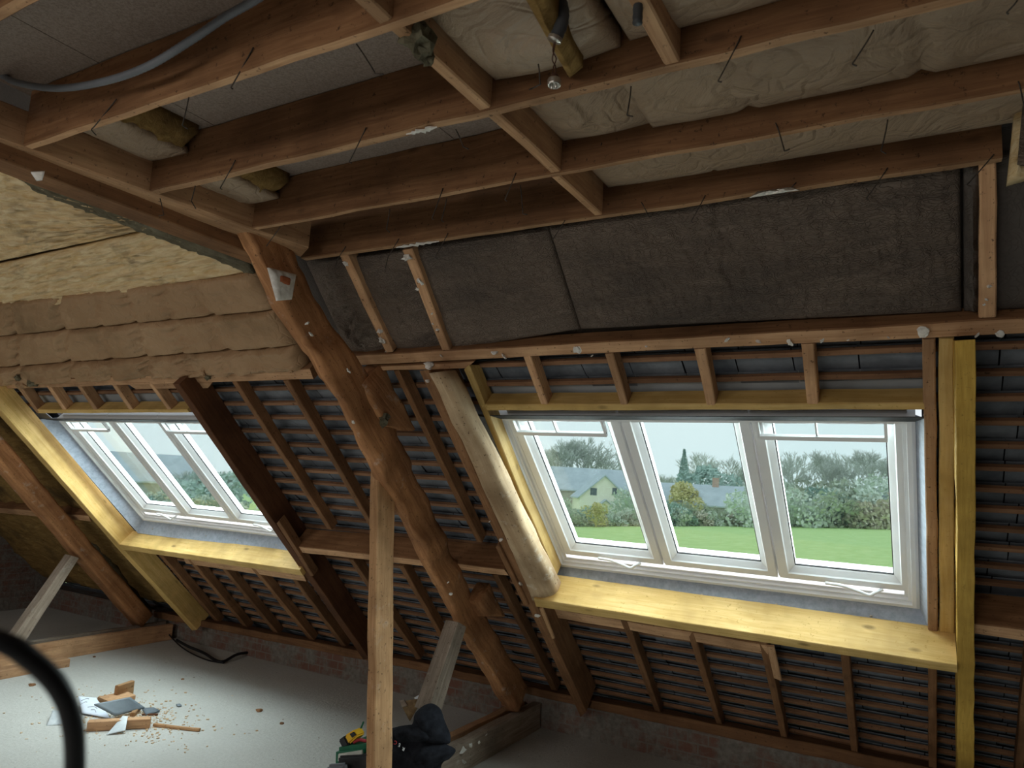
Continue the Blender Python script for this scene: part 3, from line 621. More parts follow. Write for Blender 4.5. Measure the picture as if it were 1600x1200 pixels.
kb = [((-215, 498), (397, 425), (432, 482), (-215, 545), 'topmost brown kraft quilt strip, just under the yellow wool'),
      ((-215, 546), (431, 483), (462, 538), (-215, 588), 'middle brown kraft quilt strip'),
      ((-215, 589), (461, 539), (480, 576), (-215, 612), 'lowest ragged brown kraft quilt strip hanging over the purlin')]
for i, (a, b, c, d, l) in enumerate(kb):
    KQ = slope_quilt('insulation_quilt', [a, b, c, d], 3.325, .07, KRAFT, l, group=KG, bulge=.035 if i < 2 else .045, wrk=.012 if i < 2 else .022, ws=9, nu=200, nv=36, edge=.05, stretch=(1, .35), creases=((.36, .012, .02), (.50, .010, .03), (.62, .012, .04), (.70, .009, .02), (.77, .011, .035), (.84, .009, .02), (.9, .010, .03)))
q = slope_quilt('insulation_batt', [(-215, 462), (262, 353), (398, 423), (-215, 528)], 3.335, .05, WOOL, 'yellow glass wool batt with its facing torn away, lower one at the left', bulge=.02, wrk=.018, ws=14, nu=120, nv=50, edge=.04, stretch=(.4, 1.5), group='bare yellow glass wool batts')
q = slope_quilt('insulation_batt', [(-215, 180), (215, 335), (262, 350), (-215, 455)], 3.335, .05, WOOL, 'yellow glass wool batt bordered with grey dust, upper one at the left', bulge=.02, wrk=.018, ws=14, nu=120, nv=60, edge=.04, stretch=(.4, 1.5), group='bare yellow glass wool batts')
slope_quilt('dust_band', [(20, 268), (385, 410), (396, 428), (60, 300)], 3.312, .02, WOOLG, 'grey dusty wool band under the lower trimmer beam', bulge=.01, wrk=.012, ws=20, nu=90, nv=14, edge=.02, cat='insulation')
# backing quilt behind the wool, far left bay and beside the yellow rafter
slab('insulation_quilt', [rw(-8.2, -.42, 3.33), rw(-5.82, -.42, 3.33), rw(-5.82, -3.0, 3.33), rw(-8.2, -3.0, 3.33)], NV, .05, WOOLB, 'dull brown wool quilt on the slope beyond the far left truss', nu=90, nv=90, bulge=.04, wrk=.02, ws=5, edge=.06)
slab('insulation_quilt', [rw(-2.34, .235, 3.385), rw(1.6, .235, 3.385), rw(1.6, -.35, 3.385), rw(-2.34, -.35, 3.385)], NV, .04, SOOTD, 'dark backing quilt behind the panels above the right window', nu=20, nv=8, bulge=0, wrk=.003, edge=.04)
slab('insulation_quilt', [rw(-8.2, 1.6, 3.385), rw(-2.36, 1.6, 3.385), rw(-2.36, -.35, 3.385), rw(-8.2, -.35, 3.385)], NV, .04, SOOTD, 'dark backing quilt behind the yellow wool and kraft quilts', nu=40, nv=12, bulge=.0, wrk=.004, edge=.04)
tube('wool_roll', [RP(145, 850, 3.28), RP(190, 905, 3.27), RP(225, 950, 3.27), RP(262, 985, 3.29)], .05, WOOLG, 'dull green grey wool roll squeezed between the far principal and the yellow rafter', 'insulation', sides=14)
for i, (x, y, r) in enumerate([(35, 600, .05), (50, 598, .04), (318, 583, .025), (326, 590, .02), (455, 578, .02), (28, 590, .03)]):
    blob(KQ, RP(x, y, 3.28), r*.7, WOOLG if i % 2 else KRAFT, 'torn_tuft', 'torn tuft of wool and paper', 1.0, i+11)
rg = slab('hanging_insulation', [Vector(YP(1588, 150, 2.0)), Vector(YP(1640, 150, 2.0)), Vector(YP(1602, 276, 2.0)), Vector(YP(1574, 284, 2.0))], Vector((0, 1, 0)), .03, WOOL, 'torn insulation piece hanging at the top right corner', nu=20, nv=30, bulge=.02, wrk=.012, ws=20, edge=.03)
slab('facing', [Vector(YP(1600, 145, 1.955)), Vector(YP(1650, 148, 1.955)), Vector(YP(1640, 262, 1.955)), Vector(YP(1590, 255, 1.955))], Vector((0, 1, 0)), .01, SOOT, 'grey paper facing', parent=rg, nu=20, nv=30, bulge=.012, wrk=.01, ws=20, edge=.03)
# ================================================================== WINDOWS
R3 = Matrix((XV, SV, -NV)).transposed().to_4x4()
def ring(x0, x1, y0, y1, prof):
    """prof: list of (inset, z) going from outside in, then back; closed profile swept round the rectangle"""
    vs = []; fs = []; n = len(prof)
    for (cx, cy, sx, sy) in ((x0, y0, 1, 1), (x1, y0, -1, 1), (x1, y1, -1, -1), (x0, y1, 1, -1)):
        for d, z in prof: vs.append(Vector((cx+sx*d, cy+sy*d, z)))
    for k in range(4):
        for i in range(n):
            a, b = k*n+i, k*n+(i+1) % n; c, d = ((k+1) % 4)*n+(i+1) % n, ((k+1) % 4)*n+i; fs.append((a, b, c, d))
    return vs, fs
def lbox(x0, x1, y0, y1, z0, z1):
    vs = []; fs = []; abox(vs, fs, x0, x1, y0, y1, z0, z1); return vs, fs
def window(nm, dx, ds):
    T = Matrix.Translation(rw(dx, ds, 3.42)) @ R3
    W = root(nm, rw(dx, ds, 3.42), None, None, kind='structure')
    def part(name, vf, m, parent, label=None, smooth=False, M2=None):
        return link(name, mesh(name, vf[0], vf[1], m, smooth), T if M2 is None else M2, parent, label)
    X0, X1, Y0, Y1 = -1.745, -.010, -1.855, -.765
    part('window_frame', ring(X0, X1, Y0, Y1, [(0, -.06), (0, .035), (.012, .042), (.028, .042), (.03, .026), (.042, .026), (.044, .012), (.058, .012), (.060, -.06)]), PVC, W)
    P = [-1.613, -1.061, -.510]; g0, g1 = -1.683, -.80
    for i, px in enumerate(P):
        x0, x1 = px - .070, px + .405 + .070
        if i: x0 = px - .068
        sa = part('sash', ring(x0, x1, g0-.085, g1+.05, [(0, -.05), (0, .014), (.004, .018), (.040, .018), (.044, .012), (.066, -.006), (.070, -.010), (.070, -.05)]), PVC, W)
        part('gasket', ring(x0+.0695, x1-.0695, g0-.085+.0695, g1+.05-.0695, [(0, -.018), (0, -.010), (.004, -.012), (.004, -.018)]), GASK, sa, 'black gasket')
        part('pane', lbox(x0+.072, x1-.072, g0-.012, g1+.05-.072, -.024, -.020), GLASS, sa)
        if i != 1:
            vb = part('ventilation_bar', lbox(x0+.02, x1-.065, g1-.082, g1-.062, .030, .045), PVC, sa)
            v, f = lbox(x0+.02, x0+.030, g1-.07, g1+.01, .022, .042); 
            for q in ((x1-.075, x1-.065), (x0+.235, x0+.241)): vv, ff = lbox(q[0], q[1], g1-.07, g1+.01, .022, .042); f += [tuple(len(v)+j for j in t) for t in ff]; v += vv
            part('bar_bracket', (v, f), PVC, vb)
            cx = px + .26; hy = g0 - .085 + .012
            pts = [Vector((cx-.13, hy+.004, .03)), Vector((cx-.06, hy+.006, .036)), Vector((cx, hy-.006, .045)), Vector((cx+.045, hy-.022, .05)), Vector((cx+.075, hy-.008, .04)), Vector((cx+.10, hy-.006, .024))]
            me = tube_mesh('handle', pts, .0075, PVC, 8); link('handle', me, T, sa, 'white curved stay handle')
    for gx in (-1.130, -.5785):
        part('mullion', lbox(gx-.0035, gx+.0035, g0-.08, g1+.04, -.05, .010), GASK if False else PVC, W)
    # lining strips: grey at the sides and bottom, black foam at the top
    def strip(a, b, c, d, m, name, label):     # a,b outer edge (room side), c,d inner edge
        th = Vector((0, 0, -.004)); vs = [a, b, d, c, a+th, b+th, d+th, c+th]
        part(name, (vs, [(0, 1, 2, 3), (4, 7, 6, 5), (0, 4, 5, 1), (1, 5, 6, 2), (2, 6, 7, 3), (3, 7, 4, 0)]), m, W, label)
    o0, o1, p0, p1 = X0-.035, X1+.035, Y0-.055, Y1+.055; zo = .118; zi = .03
    V = Vector
    strip(V((o0, p1, zo)), V((o0, p0, zo)), V((X0, Y1, zi)), V((X0, Y0, zi)), METAL, 'side_lining', 'grey lining strip')
    strip(V((o1, p0, zo)), V((o1, p1, zo)), V((X1, Y0, zi)), V((X1, Y1, zi)), METAL, 'side_lining', 'grey lining strip')
    strip(V((o0, p0, zo)), V((o1, p0, zo)), V((X0, Y0, zi)), V((X1, Y0, zi)), METAL, 'bottom_lining', 'grey bottom lining strip with screws')
    vs = []; fs = []; abox(vs, fs, o0, o1, p0-.008, p0, zo-.02, zo+.002); part('drip_edge', (vs, fs), METAL, W)
    strip(V((o0, p1+.01, zo)), V((o1, p1+.01, zo)), V((X0, Y1-.012, .05)), V((X1, Y1-.012, .05)), FOAMD, 'top_lining', 'black foam strip')
    vs = []; fs = []
    abox(vs, fs, o0-.01, o1+.02, Y1+.045, Y1+.20, .015, .020); part('flashing_sheet', (vs, fs), FLASH, W, 'pale grey flashing sheet behind the battens')
    vs = []; fs = []
    for cx in (-1.60, -.95, -.60, -.2):
        bm = bmesh.new(); bmesh.ops.create_cone(bm, segments=12, radius1=.007, radius2=.004, depth=.004, cap_ends=True)
        for v in bm.verts: v.co += V((cx, Y0-.030, .082))
        b0 = len(vs); vs += [v.co.copy() for v in bm.verts]; fs += [tuple(b0+v.index for v in f.verts) for f in bm.faces]; bm.free()
    part('screw', (vs, fs), CHROME, W, 'screw heads')
window('window_1', -3.765, -.045)
window('window_2', 0, 0)
# ================================================================== WIRE HOOKS
H = [('D', (396, 74), (361, 137), None), ('D', (295, 152), (285, 196), (293, 201)), ('D', (182, 155), (143, 203), (150, 211)), ('C', (368, 250), (344, 294), None), ('C', (305, 290), (299, 314), (306, 326)),
     ('C', (250, 310), (256, 336), (248, 337)), ('B', (476, 251), (466, 287), (471, 294)), ('B', (438, 354), (421, 378), (416, 385)), ('D', (557, 69), (587, 115), (599, 116)), ('C', (572, 199), (546, 253), None),
     ('C', (712, 202), (724, 229), (732, 233)), ('B', (609, 326), (604, 358), (609, 363)), ('B', (692, 294), (675, 341), None), ('B', (698, 310), (690, 344), (693, 347)), ('B', (806, 270), (789, 312), None),
     ('B', (813, 290), (817, 334), (824, 335)), ('A', (623, 373), (606, 402), (602, 420)), ('A', (700, 364), (680, 402), None), ('A', (883, 344), (861, 378), None), ('C', (986, 135), (980, 180), (989, 182)),
     ('B', (940, 223), (937, 233), (915, 241)), ('A', (1002, 316), (1014, 339), (1018, 338)), ('A', (540, 385), (527, 405), (524, 418)), ('C', (1158, 56), (1122, 127), (1128, 128)), ('C', (1365, 47), (1332, 100), (1339, 103)),
     ('C', (1590, 0), (1573, 20), None), ('B', (1212, 192), (1226, 236), (1234, 233)), ('B', (1387, 187), (1377, 236), (1385, 240)), ('A', (1102, 305), (1080, 346), None), ('A', (1244, 285), (1215, 314), None),
     ('A', (1387, 262), (1354, 310), None), ('A', (1553, 241), (1511, 289), (1517, 291)), ('B', (1591, 127), (1600, 165), None), ('D', (841, 100), (844, 132), (827, 140)), ('D', (846, -4), (832, 20), (842, 27))]
JL = {'A': 'lowest', 'B': 'second lowest', 'C': 'third lowest', 'D': 'fourth lowest'}
H.sort(key=lambda h: (h[0], h[1][0])); cnt = {}
for j, a, b, c in H:
    cnt[j] = cnt.get(j, 0) + 1
    y = JY[j][0]-.004
    if j == 'D' and a[0] > 800: y = 1.2
    A = YP(*a, y); B = YP(*b, y+.01); C = YP(*(c or (b[0]+3, b[1]+2)), y+.012)
    d = (A-B).normalized()
    pts = [A + d*.004 + Vector((0, .004, 0)), A.lerp(B, .5), B, B.lerp(C, .5), C]
    o0 = B.copy(); me = tube_mesh('wire_hook', [A-o0, A.lerp(B, .33)-o0+Vector((.001, 0, 0)), A.lerp(B, .9)-o0, B-o0, C-o0], .0016, WIRE, 6, sub=2)
    n = len([1 for h in H if h[0] == j]); pos = ordn[cnt[j]-1]
    link('wire_hook', me, Matrix.Translation(o0), None, f'bent wire hook on the {JL[j]} ceiling joist, {pos} from the left', 'hook', 'wire hooks hanging from the joists')
# ================================================================== CONDUITS, BULB HOLDER
g = [YP(x, y, .93) for x, y in ((-60, 80), (0, 116), (30, 130), (90, 138), (160, 128), (230, 104), (300, 62), (350, 28), (405, -4), (450, -40))]
tube('corrugated_conduit', g, .0088, HOSE, 'long grey corrugated conduit sagging across the top left corner', 'conduit', ribs=.006, sides=12)
c1 = tube('corrugated_conduit', [YP(x, y, 1.15) for x, y in ((850, -60), (862, -20), (877, 8), (878, 34), (868, 60))], .0125, HOSED, 'dark bent conduit ending open above the bulb holder', 'conduit', ribs=.005, sides=14)
e = YP(868, 60, 1.15)
tube('conduit_rim', [e + Vector((0, 0, .003)), e - Vector((.003, 0, .004))], .0145, CHROME, None, parent=c1, sides=14)
tube('corrugated_conduit', [YP(x, y, 1.17) for x, y in ((997, -60), (997, 0), (996, 36))], .009, HOSED, 'short straight dark conduit stub hanging down at the top edge', 'conduit', ribs=.005, sides=12)
bh = root('bulb_holder', YP(867, 125, 1.15), 'small metal bulb holder dangling on two twisted wires from the dark conduit', 'bulb holder')
tube('wire', [YP(x, y, 1.15) for x, y in ((866, 66), (864, 80), (869, 92), (865, 104), (863, 116))], .0013, COPPER, parent=bh, sides=6)
tube('wire', [YP(x, y, 1.152) for x, y in ((868, 66), (865, 82), (863, 94), (868, 104), (868, 116))], .0013, COPPER, parent=bh, sides=6)
def lathe(name, prof, m, Mx, parent, seg=20, label=None):
    vs = []; fs = []; n = len(prof)
    for k in range(seg):
        a = 2*math.pi*k/seg
        for r, z in prof: vs.append(Vector((r*math.cos(a), r*math.sin(a), z)))
    for k in range(seg):
        for i in range(n-1): a, b = k*n+i, ((k+1) % seg)*n+i; fs.append((a, b, b+1, a+1))
    return link(name, mesh(name, vs, fs, m, True), Mx, parent, label)
T = Matrix.Translation(YP(866, 128, 1.15))
lathe('collar', [(.002, .018), (.007, .014), (.011, .006), (.012, .004)], COPPER, T, bh)
lathe('shell', [(.012, .006), (.0135, .002), (.0125, 0), (.0135, -.004), (.0125, -.008), (.011, -.0085), (.010, -.002), (.001, 0)], CHROME, T, bh)
for s in (-1, 1): lathe('contact_pin', [(.001, .002), (.0025, 0), (.0025, -.012), (.001, -.014)], CHROME, T @ Matrix.Translation((s*.0045, 0, 0)), bh, 8)
# ================================================================== FLOOR THINGS
def prism(name, poly, z0, h, m, label=None, cat=None, parent=None, tilt=None, top=None):
    c = sum((Vector((p[0], p[1], 0)) for p in poly), Vector())/len(poly); n = len(poly); vs = []
    for z in (0, h):
        for p in poly: vs.append(Vector((p[0]-c.x, p[1]-c.y, z)))
    fs = [tuple(range(n)), tuple(range(2*n-1, n-1, -1))] + [(i, (i+1) % n, n+(i+1) % n, n+i) for i in range(n)]
    Mx = Matrix.Translation((c.x, c.y, z0)) @ (tilt or I4)
    return link(name, mesh(name, vs, fs, m), Mx, parent, label, cat)
def FP(x, y, z=0): p = ZP(x, y, z); return (p.x, p.y)
PAP = plain('white_paper', (.70, .76, .88), (.82, .87, .95), 6, .8, .1)
PLAST = plain('milky_plastic', (.55, .60, .64), (.78, .82, .84), 14, .35, .3, spec=.6)
def flat_timber(name, a, b, w, h, z, m, label, cat='offcut', **kw):
    A = ZP(*a, z); B = ZP(*b, z); d = (B-A).normalized(); s = Vector((-d.y, d.x, 0))*w/2; H_ = Vector((0, 0, h))
    return timber(name, [[A-s, A+s, A+s+H_, A-s+H_], [B-s, B+s, B+s+H_, B-s+H_]], m, label, cat, **kw)
flat_timber('wood_offcut', (136, 1141), (234, 1136), .055, .055, 0, OLDL, 'thick brown wood offcut lying at the front of the rubble pile')
flat_timber('wood_offcut', (160, 1099), (203, 1090), .14, .03, 0.0, OLDL, 'wide pale wood offcut at the back of the rubble pile')
flat_timber('wood_offcut', (180, 1093), (205, 1084), .03, .09, 0, POSTM, 'upstanding pale offcut at the back of the rubble pile')
flat_timber('wood_stick', (240, 1135), (312, 1143), .022, .018, 0, POSTM, 'thin wood stick lying right of the rubble pile', cat='stick')
flat_timber('wood_stick', (222, 1118), (247, 1118), .014, .012, 0.0, OLDD, 'dark thin stick behind the thick offcut', cat='stick')
flat_timber('wood_offcut', (206, 1121), (216, 1110), .03, .03, 0.0, POSTM, 'small pale wood block under the slate')
def paper_sheet(px, z, label, m=PAP, curl=.03, name='paper_sheet', cat='paper'):
    return slab(name, [ZP(x, y, z+dz) for (x, y, dz) in px], Vector((0, 0, -1)), .002, m, label, cat, nu=20, nv=20, bulge=curl, wrk=.006, ws=10, edge=.2)
ps = paper_sheet([(122, 1088, .06), (150, 1090, .05), (173, 1122, .012), (128, 1114, .012)], 0, 'white printed paper sheet draped over the rubble pile')
for i, (x, y, x2, y2) in enumerate([(127, 1095, 139, 1092), (137, 1105, 152, 1107), (142, 1109, 150, 1113), (125, 1101, 136, 1097)]):
    tube('ink_line', [ZP(x, y, .075), ZP((x+x2)/2+2, (y+y2)/2-2, .082), ZP(x2, y2, .075)], .0015, SLATE, None, parent=ps, sides=4)
paper_sheet([(82, 1110, .04), (112, 1108, .05), (122, 1130, .01), (72, 1134, .0)], 0, 'crumpled clear plastic bag left of the paper sheet', PLAST, .05, 'plastic_bag', 'bag')
paper_sheet([(192, 1118, .07), (200, 1119, .07), (196, 1141, .02), (166, 1148, .004)], 0, 'white plastic scrap draped over the front offcut', PLAST, .02, 'plastic_scrap', 'plastic scrap')
sl1 = [ZP(x, y, z) for x, y, z in ((147, 1100, .10), (203, 1089, .10), (226, 1105, .03), (180, 1117, .03))]
SLT = plain('roof_slate_top', (.13, .16, .19), (.22, .26, .29), 4, .5, .1)
slab('roof_slate', sl1, Vector((0, 0, -1)), .008, SLT, 'dark blue grey roof slate lying tilted on the rubble pile', 'slate', nu=10, nv=10, bulge=0, wrk=.001, edge=.01)
slab('slate_shard', [ZP(x, y, .012) for x, y in ((222, 1106), (240, 1105), (250, 1110), (228, 1116))], Vector((0, 0, -1)), .008, SLT, 'small slate shard right of the roof slate', 'slate', nu=4, nv=4, bulge=0, wrk=.001, edge=.01)
slab('slate_shard', [ZP(x, y, .01) for x, y in ((275, 1100), (281, 1099), (284, 1102), (278, 1103))], Vector((0, 0, -1)), .006, SLT, 'tiny slate chip alone right of the pile', 'slate', nu=3, nv=3, bulge=0, wrk=.001, edge=.01)
# sawdust and crumbs, uncountable
vs = []; fs = []
for i in range(900):
    a = random.random()*6.28; r = abs(random.gauss(0, .22)); c = ZP(200, 1120, 0) + Vector((math.cos(a)*r*1.6, math.sin(a)*r, 0)); s = random.uniform(.002, .009)
    d = Vector((math.cos(i), math.sin(i), 0))*s; e_ = Vector((-d.y, d.x, 0))*.6; z = Vector((0, 0, random.uniform(.001, .006)))
    quadbox(vs, fs, [c-d-e_, c+d-e_, c+d+e_, c-d+e_, c-d-e_+z, c+d-e_+z, c+d+e_+z, c-d+e_+z])
SAW = plain('sawdust', (.55, .36, .2), (.75, .6, .42), 20, .9, 0)
link('sawdust', mesh('sawdust', vs, fs, SAW), I4, None, 'pale sawdust and crumbs scattered round the rubble pile', 'sawdust', kind='stuff')
for i, (x, y, r) in enumerate([(50, 1070, .02), (147, 1026, .012), (405, 1110, .02), (440, 1130, .014), (285, 1061, .012)]):
    bm = bmesh.new(); bmesh.ops.create_icosphere(bm, subdivisions=2, radius=r)
    for v in bm.verts: v.co *= 1+.6*noise.noise(v.co*60); v.co.z *= .5
    me = bpy.data.meshes.new('wood_chip'); bm.to_mesh(me); bm.free(); me.materials.append(OLD)
    link('wood_chip', me, Matrix.Translation(ZP(x, y, r*.3)), None, ['brown wood chip on the floor near the left edge', 'tiny wood chip near the far tie beam', 'dark crumb on the open floor left of the post', 'small dark crumb on the floor close left of the tool bag', 'small crumb in the middle of the pale floor'][i], 'chip')
# cables lying by the knee wall
tube('black_cable', [ZP(x, y, z) for x, y, z in ((276, 1000, .08), (294, 1010, .05), (318, 1020, .02), (345, 1034, .012), (372, 1022, .03), (405, 1018, .02))], .012, BLACK, 'black cable curling on the floor by the knee wall', 'cable')
tube('black_cable', [ZP(x, y, z) for x, y, z in ((258, 985, .06), (285, 1012, .02), (320, 1030, .01), (350, 1036, .008))], .006, BLACK, 'thinner black cable beside the curled one by the knee wall', 'cable')
# cable right in front of the viewer
fc = [EYE + ray(x, y)*d for x, y, d in ((-260, 960, .22), (-120, 975, .22), (0, 1002, .225), (50, 1032, .23), (92, 1075, .235), (113, 1130, .24), (117, 1200, .245), (112, 1300, .25), (95, 1500, .27))]
fc += [Vector((fc[-1].x-.03, fc[-1].y+.01, 1.1)), Vector((fc[-1].x-.1, fc[-1].y+.05, .6)), Vector((fc[-1].x-.1, fc[-1].y+.1, .006))]
tube('black_cable', fc, .0034, BLACK, 'blurred black cable loop hanging close to the viewer in the lower left corner', 'cable', sides=12)
# ---- tool bag, hoodie, tools behind the post
CL = plain('black_fleece', (.008, .009, .012), (.018, .02, .026), 30, .95, .5, .004, spec=.15)
GRN = plain('green_case_plastic', (.01, .10, .05), (.015, .14, .07), 10, .5, 0)
YT = plain('yellow_tool_plastic', (.75, .42, .02), (.85, .52, .04), 10, .45, 0)
BT = plain('black_tool_plastic', (.015, .015, .017), (.03, .03, .032), 20, .5, .1)
bag = root('tool_bag', YP(585, 1185, 3.0), 'open black and green tool case filled with tools behind the post foot', 'tool case')
def pxbox(name, px, Y, depth, m, parent=None, label=None, cat=None, bev=.006):
    """box whose near face corners are seen at px (TL,TR,BR,BL) on plane y=Y, extruded away"""
    P = [YP(x, y, Y) for x, y in px]; D = Vector((0, depth, 0)); c = sum(P, Vector())/4
    bm = bmesh.new(); vv = [bm.verts.new(p-c) for p in P + [p+D for p in P]]
    for f in ((0, 1, 2, 3), (4, 7, 6, 5), (0, 4, 5, 1), (1, 5, 6, 2), (2, 6, 7, 3), (3, 7, 4, 0)): bm.faces.new([vv[i] for i in f])
    bmesh.ops.recalc_face_normals(bm, faces=bm.faces); bmesh.ops.bevel(bm, geom=list(bm.edges), offset=bev, segments=2, affect='EDGES')
    me = bpy.data.meshes.new(name); bm.to_mesh(me); bm.free(); me.materials.append(m)
    return link(name, me, Matrix.Translation(c), parent, label, cat)
pxbox('case_shell', [(521, 1170), (572, 1163), (572, 1260), (518, 1260)], 3.0, .3, GRN, bag, 'green case shell', bev=.02)
pxbox('case_rim', [(528, 1178), (566, 1172), (566, 1184), (527, 1190)], 2.985, .01, CHROME, bag, 'bright catch plate', bev=.003)
pxbox('case_body', [(527, 1182), (600, 1178), (600, 1270), (526, 1270)], 2.97, .3, BT, bag, 'black case body', bev=.01)
pxbox('case_handle', [(509, 1196), (536, 1194), (540, 1240), (508, 1240)], 2.9, .04, HOSE, bag, 'grey moulded handle', bev=.012)
dr = root('cordless_tool', YP(541, 1155, 3.05), 'yellow and black cordless tool lying on top of the tool case', 'power tool')
pxbox('tool_housing', [(537, 1150), (551, 1141), (558, 1151), (544, 1164)], 3.03, .07, YT, dr, 'yellow housing', bev=.008)
pxbox('battery', [(528, 1157), (537, 1150), (545, 1165), (534, 1169)], 3.03, .07, BT, dr, 'black battery', bev=.006)
pxbox('tool_button', [(546, 1147), (551, 1144), (555, 1149), (550, 1153)], 3.025, .01, BT, dr, bev=.001)
tube('screwdriver', [YP(x, y, 3.1) for x, y in ((568, 1128), (560, 1148), (556, 1160))], .005, GRN, 'green handled tool sticking up left of the post', 'screwdriver')
tube('pliers', [YP(x, y, 3.05) for x, y in ((553, 1160), (562, 1156), (572, 1158))], .008, plain('red_grip', (.35, .03, .04), (.45, .05, .06), 10, .5, 0), 'dark red tool grip lying beside the yellow tool', 'pliers')
# trowel with rust brown blade
RUST = plain('rusty_steel', (.14, .085, .04), (.26, .17, .08), 50, .7, .2)
tr = root('trowel', YP(640, 1105, 3.25), 'rusty triangular trowel blade standing in the tool pile', 'trowel')
P = [YP(x, y, 3.25) for x, y in ((624, 1096), (652, 1092), (653, 1104), (640, 1127))]; c = sum(P, Vector())/4
slab('blade', [P[0], P[1], P[2], P[3]], Vector((0, 1, 0)), .004, RUST, parent=tr, nu=4, nv=4, bulge=0, wrk=0)
slab('blade_lip', [YP(x, y, 3.24) for x, y in ((624, 1095), (631, 1093), (636, 1103), (628, 1106))], Vector((0, 1, 0)), .006, GREYW, parent=tr, label='pale worn corner', nu=4, nv=4, bulge=0, wrk=0)
slab('plastic_scrap', [YP(x, y, 3.32) for x, y in ((647, 1090), (661, 1082), (668, 1100), (655, 1106))], Vector((0, 1, 0)), .01, PLAST, 'pale plastic scrap leaning on the brace foot', 'plastic scrap', nu=10, nv=10, bulge=.02, wrk=.01, ws=30, edge=.02)
# hoodie: a crumpled heap of black fleece
hd = root('hoodie', YP(650, 1180, 3.1), 'black hooded sweatshirt heaped over the tie beam behind the post', 'hoodie')
def heap(name, px, Y, depth, label=None, sub=4, folds=.018, m=None):
    """closed cloth lump: outline px on plane Y, inflated to depth"""
    P = [YP(x, y, Y) for x, y in px]; c = sum(P, Vector())/len(P); n = len(P); vs = []; fs = []; Rn = 9; Kn = 6
    dense = []
    for i in range(n):
        p0, p1, p2, p3 = P[i-1], P[i], P[(i+1) % n], P[(i+2) % n]
        for k in range(Kn):
            t = k/Kn; dense.append(.5*((2*p1) + (p2-p0)*t + (2*p0-5*p1+4*p2-p3)*t*t + (3*p1-p0-3*p2+p3)*t**3))
    K = len(dense)
    for side in (-1, 1):
        for r in range(Rn):
            q = 1 - r/Rn
            for d in dense:
                p = c.lerp(d, q); z = depth*math.sqrt(max(0, 1-q*q)); w = noise.fractal(Vector((p.x*9, p.z*9+side, Y)), 1, 2, 4)*folds*(1-q**4)*2.2
                rg = (1-abs(noise.noise(Vector((p.x*13+p.z*7, p.z*4, 2.2)))*2))*folds*(1-q**3)
                vs.append(p - c + Vector((0, side*z*(.6 if side > 0 else 1) - (w + rg if side < 0 else 0), 0)))
        vs.append(Vector((0, side*depth*(.6 if side > 0 else 1), 0)))
    for s in (0, 1):
        b = s*(Rn*K+1)
        for r in range(Rn-1):
            for i in range(K): fs.append((b+r*K+i, b+r*K+(i+1) % K, b+(r+1)*K+(i+1) % K, b+(r+1)*K+i))
        for i in range(K): fs.append((b+(Rn-1)*K+i, b+(Rn-1)*K+(i+1) % K, b+Rn*K))
    for i in range(K): fs.append((i, (i+1) % K, Rn*K+1+(i+1) % K, Rn*K+1+i))
    return link(name, mesh(name, vs, fs, m or CL, True), Matrix.Translation(c), hd, label)
heap('body', [(600, 1150), (630, 1140), (668, 1150), (697, 1163), (712, 1172), (702, 1186), (690, 1195), (672, 1240), (600, 1250)], 3.10, .09)
heap('hood', [(655, 1108), (672, 1099), (686, 1106), (694, 1128), (704, 1154), (698, 1163), (672, 1160), (640, 1150), (632, 1142), (648, 1130)], 3.12, .08)
heap('sleeve', [(612, 1138), (650, 1132), (668, 1142), (672, 1156), (640, 1160), (606, 1150)], 3.05, .04)
WT = plain('white_print', (.7, .7, .7), (.8, .8, .8), 2, .7, 0); RT = plain('red_print', (.6, .05, .05), (.7, .08, .08), 2, .7, 0)
def text(ch, px, size, m, rot):
    cu = bpy.data.curves.new('print_letter', 'FONT'); cu.body = ch; cu.size = size; cu.extrude = .0006; cu.align_x = 'CENTER'; cu.align_y = 'CENTER'
    tmp = bpy.data.objects.new('tmp', cu); me = bpy.data.meshes.new_from_object(tmp); bpy.data.objects.remove(tmp); me.materials.append(m)
    p = YP(*px, 2.965); f = (EYE-p).normalized(); x = Vector((0, 0, 1)).cross(f).normalized(); y = f.cross(x)
    Mx = Matrix((x, y, f)).transposed().to_4x4() @ Matrix.Rotation(rot, 4, 'Z'); Mx.translation = p
    link('print_letter', me, Mx, hd, ('white' if m is WT else 'red') + ' printed letter ' + ch)
text('C', (618, 1160), .022, RT, math.pi-.15); text('E', (624, 1164), .022, WT, math.pi-.2); text('R', (630.5, 1170), .022, WT, math.pi-.3)
# ================================================================== OUTSIDE
def gz(x, y): return -2.38 + .046*max(x, -48) + .0115*min(y, 150)
GR = plain('meadow_grass', (.38, .58, .20), (.56, .72, .32), .9, .95, 0, detail=12, stops=(.3, .7))
vs = []; fs = []; gx = [-400 + 20*i for i in range(36)]; gy = [5.2, 12, 20, 30, 45, 60, 80, 100, 130, 160, 220, 320, 500]
for y in gy:
    for x in gx: vs.append(Vector((x, y, gz(x, y))))
for j in range(len(gy)-1):
    for i in range(len(gx)-1): a = j*len(gx)+i; fs.append((a, a+1, a+len(gx)+1, a+len(gx)))
b = len(vs); vs += [v - Vector((0, 0, .5)) for v in vs]
link('meadow', mesh('meadow', vs, fs, GR), I4, None, 'bright green meadow seen through the windows', 'field', kind='stuff')
BARK = plain('hazy_twigs', (.48, .51, .48), (.60, .62, .58), 3, 1, 0, spec=0)  # distance haze is put into these pale plant colours
EVG = plain('hazy_evergreen', (.34, .48, .44), (.46, .58, .52), 1, 1, 0, spec=0); YLW = plain('hazy_yellow_foliage', (.55, .50, .22), (.68, .62, .32), 1, 1, 0, spec=0)
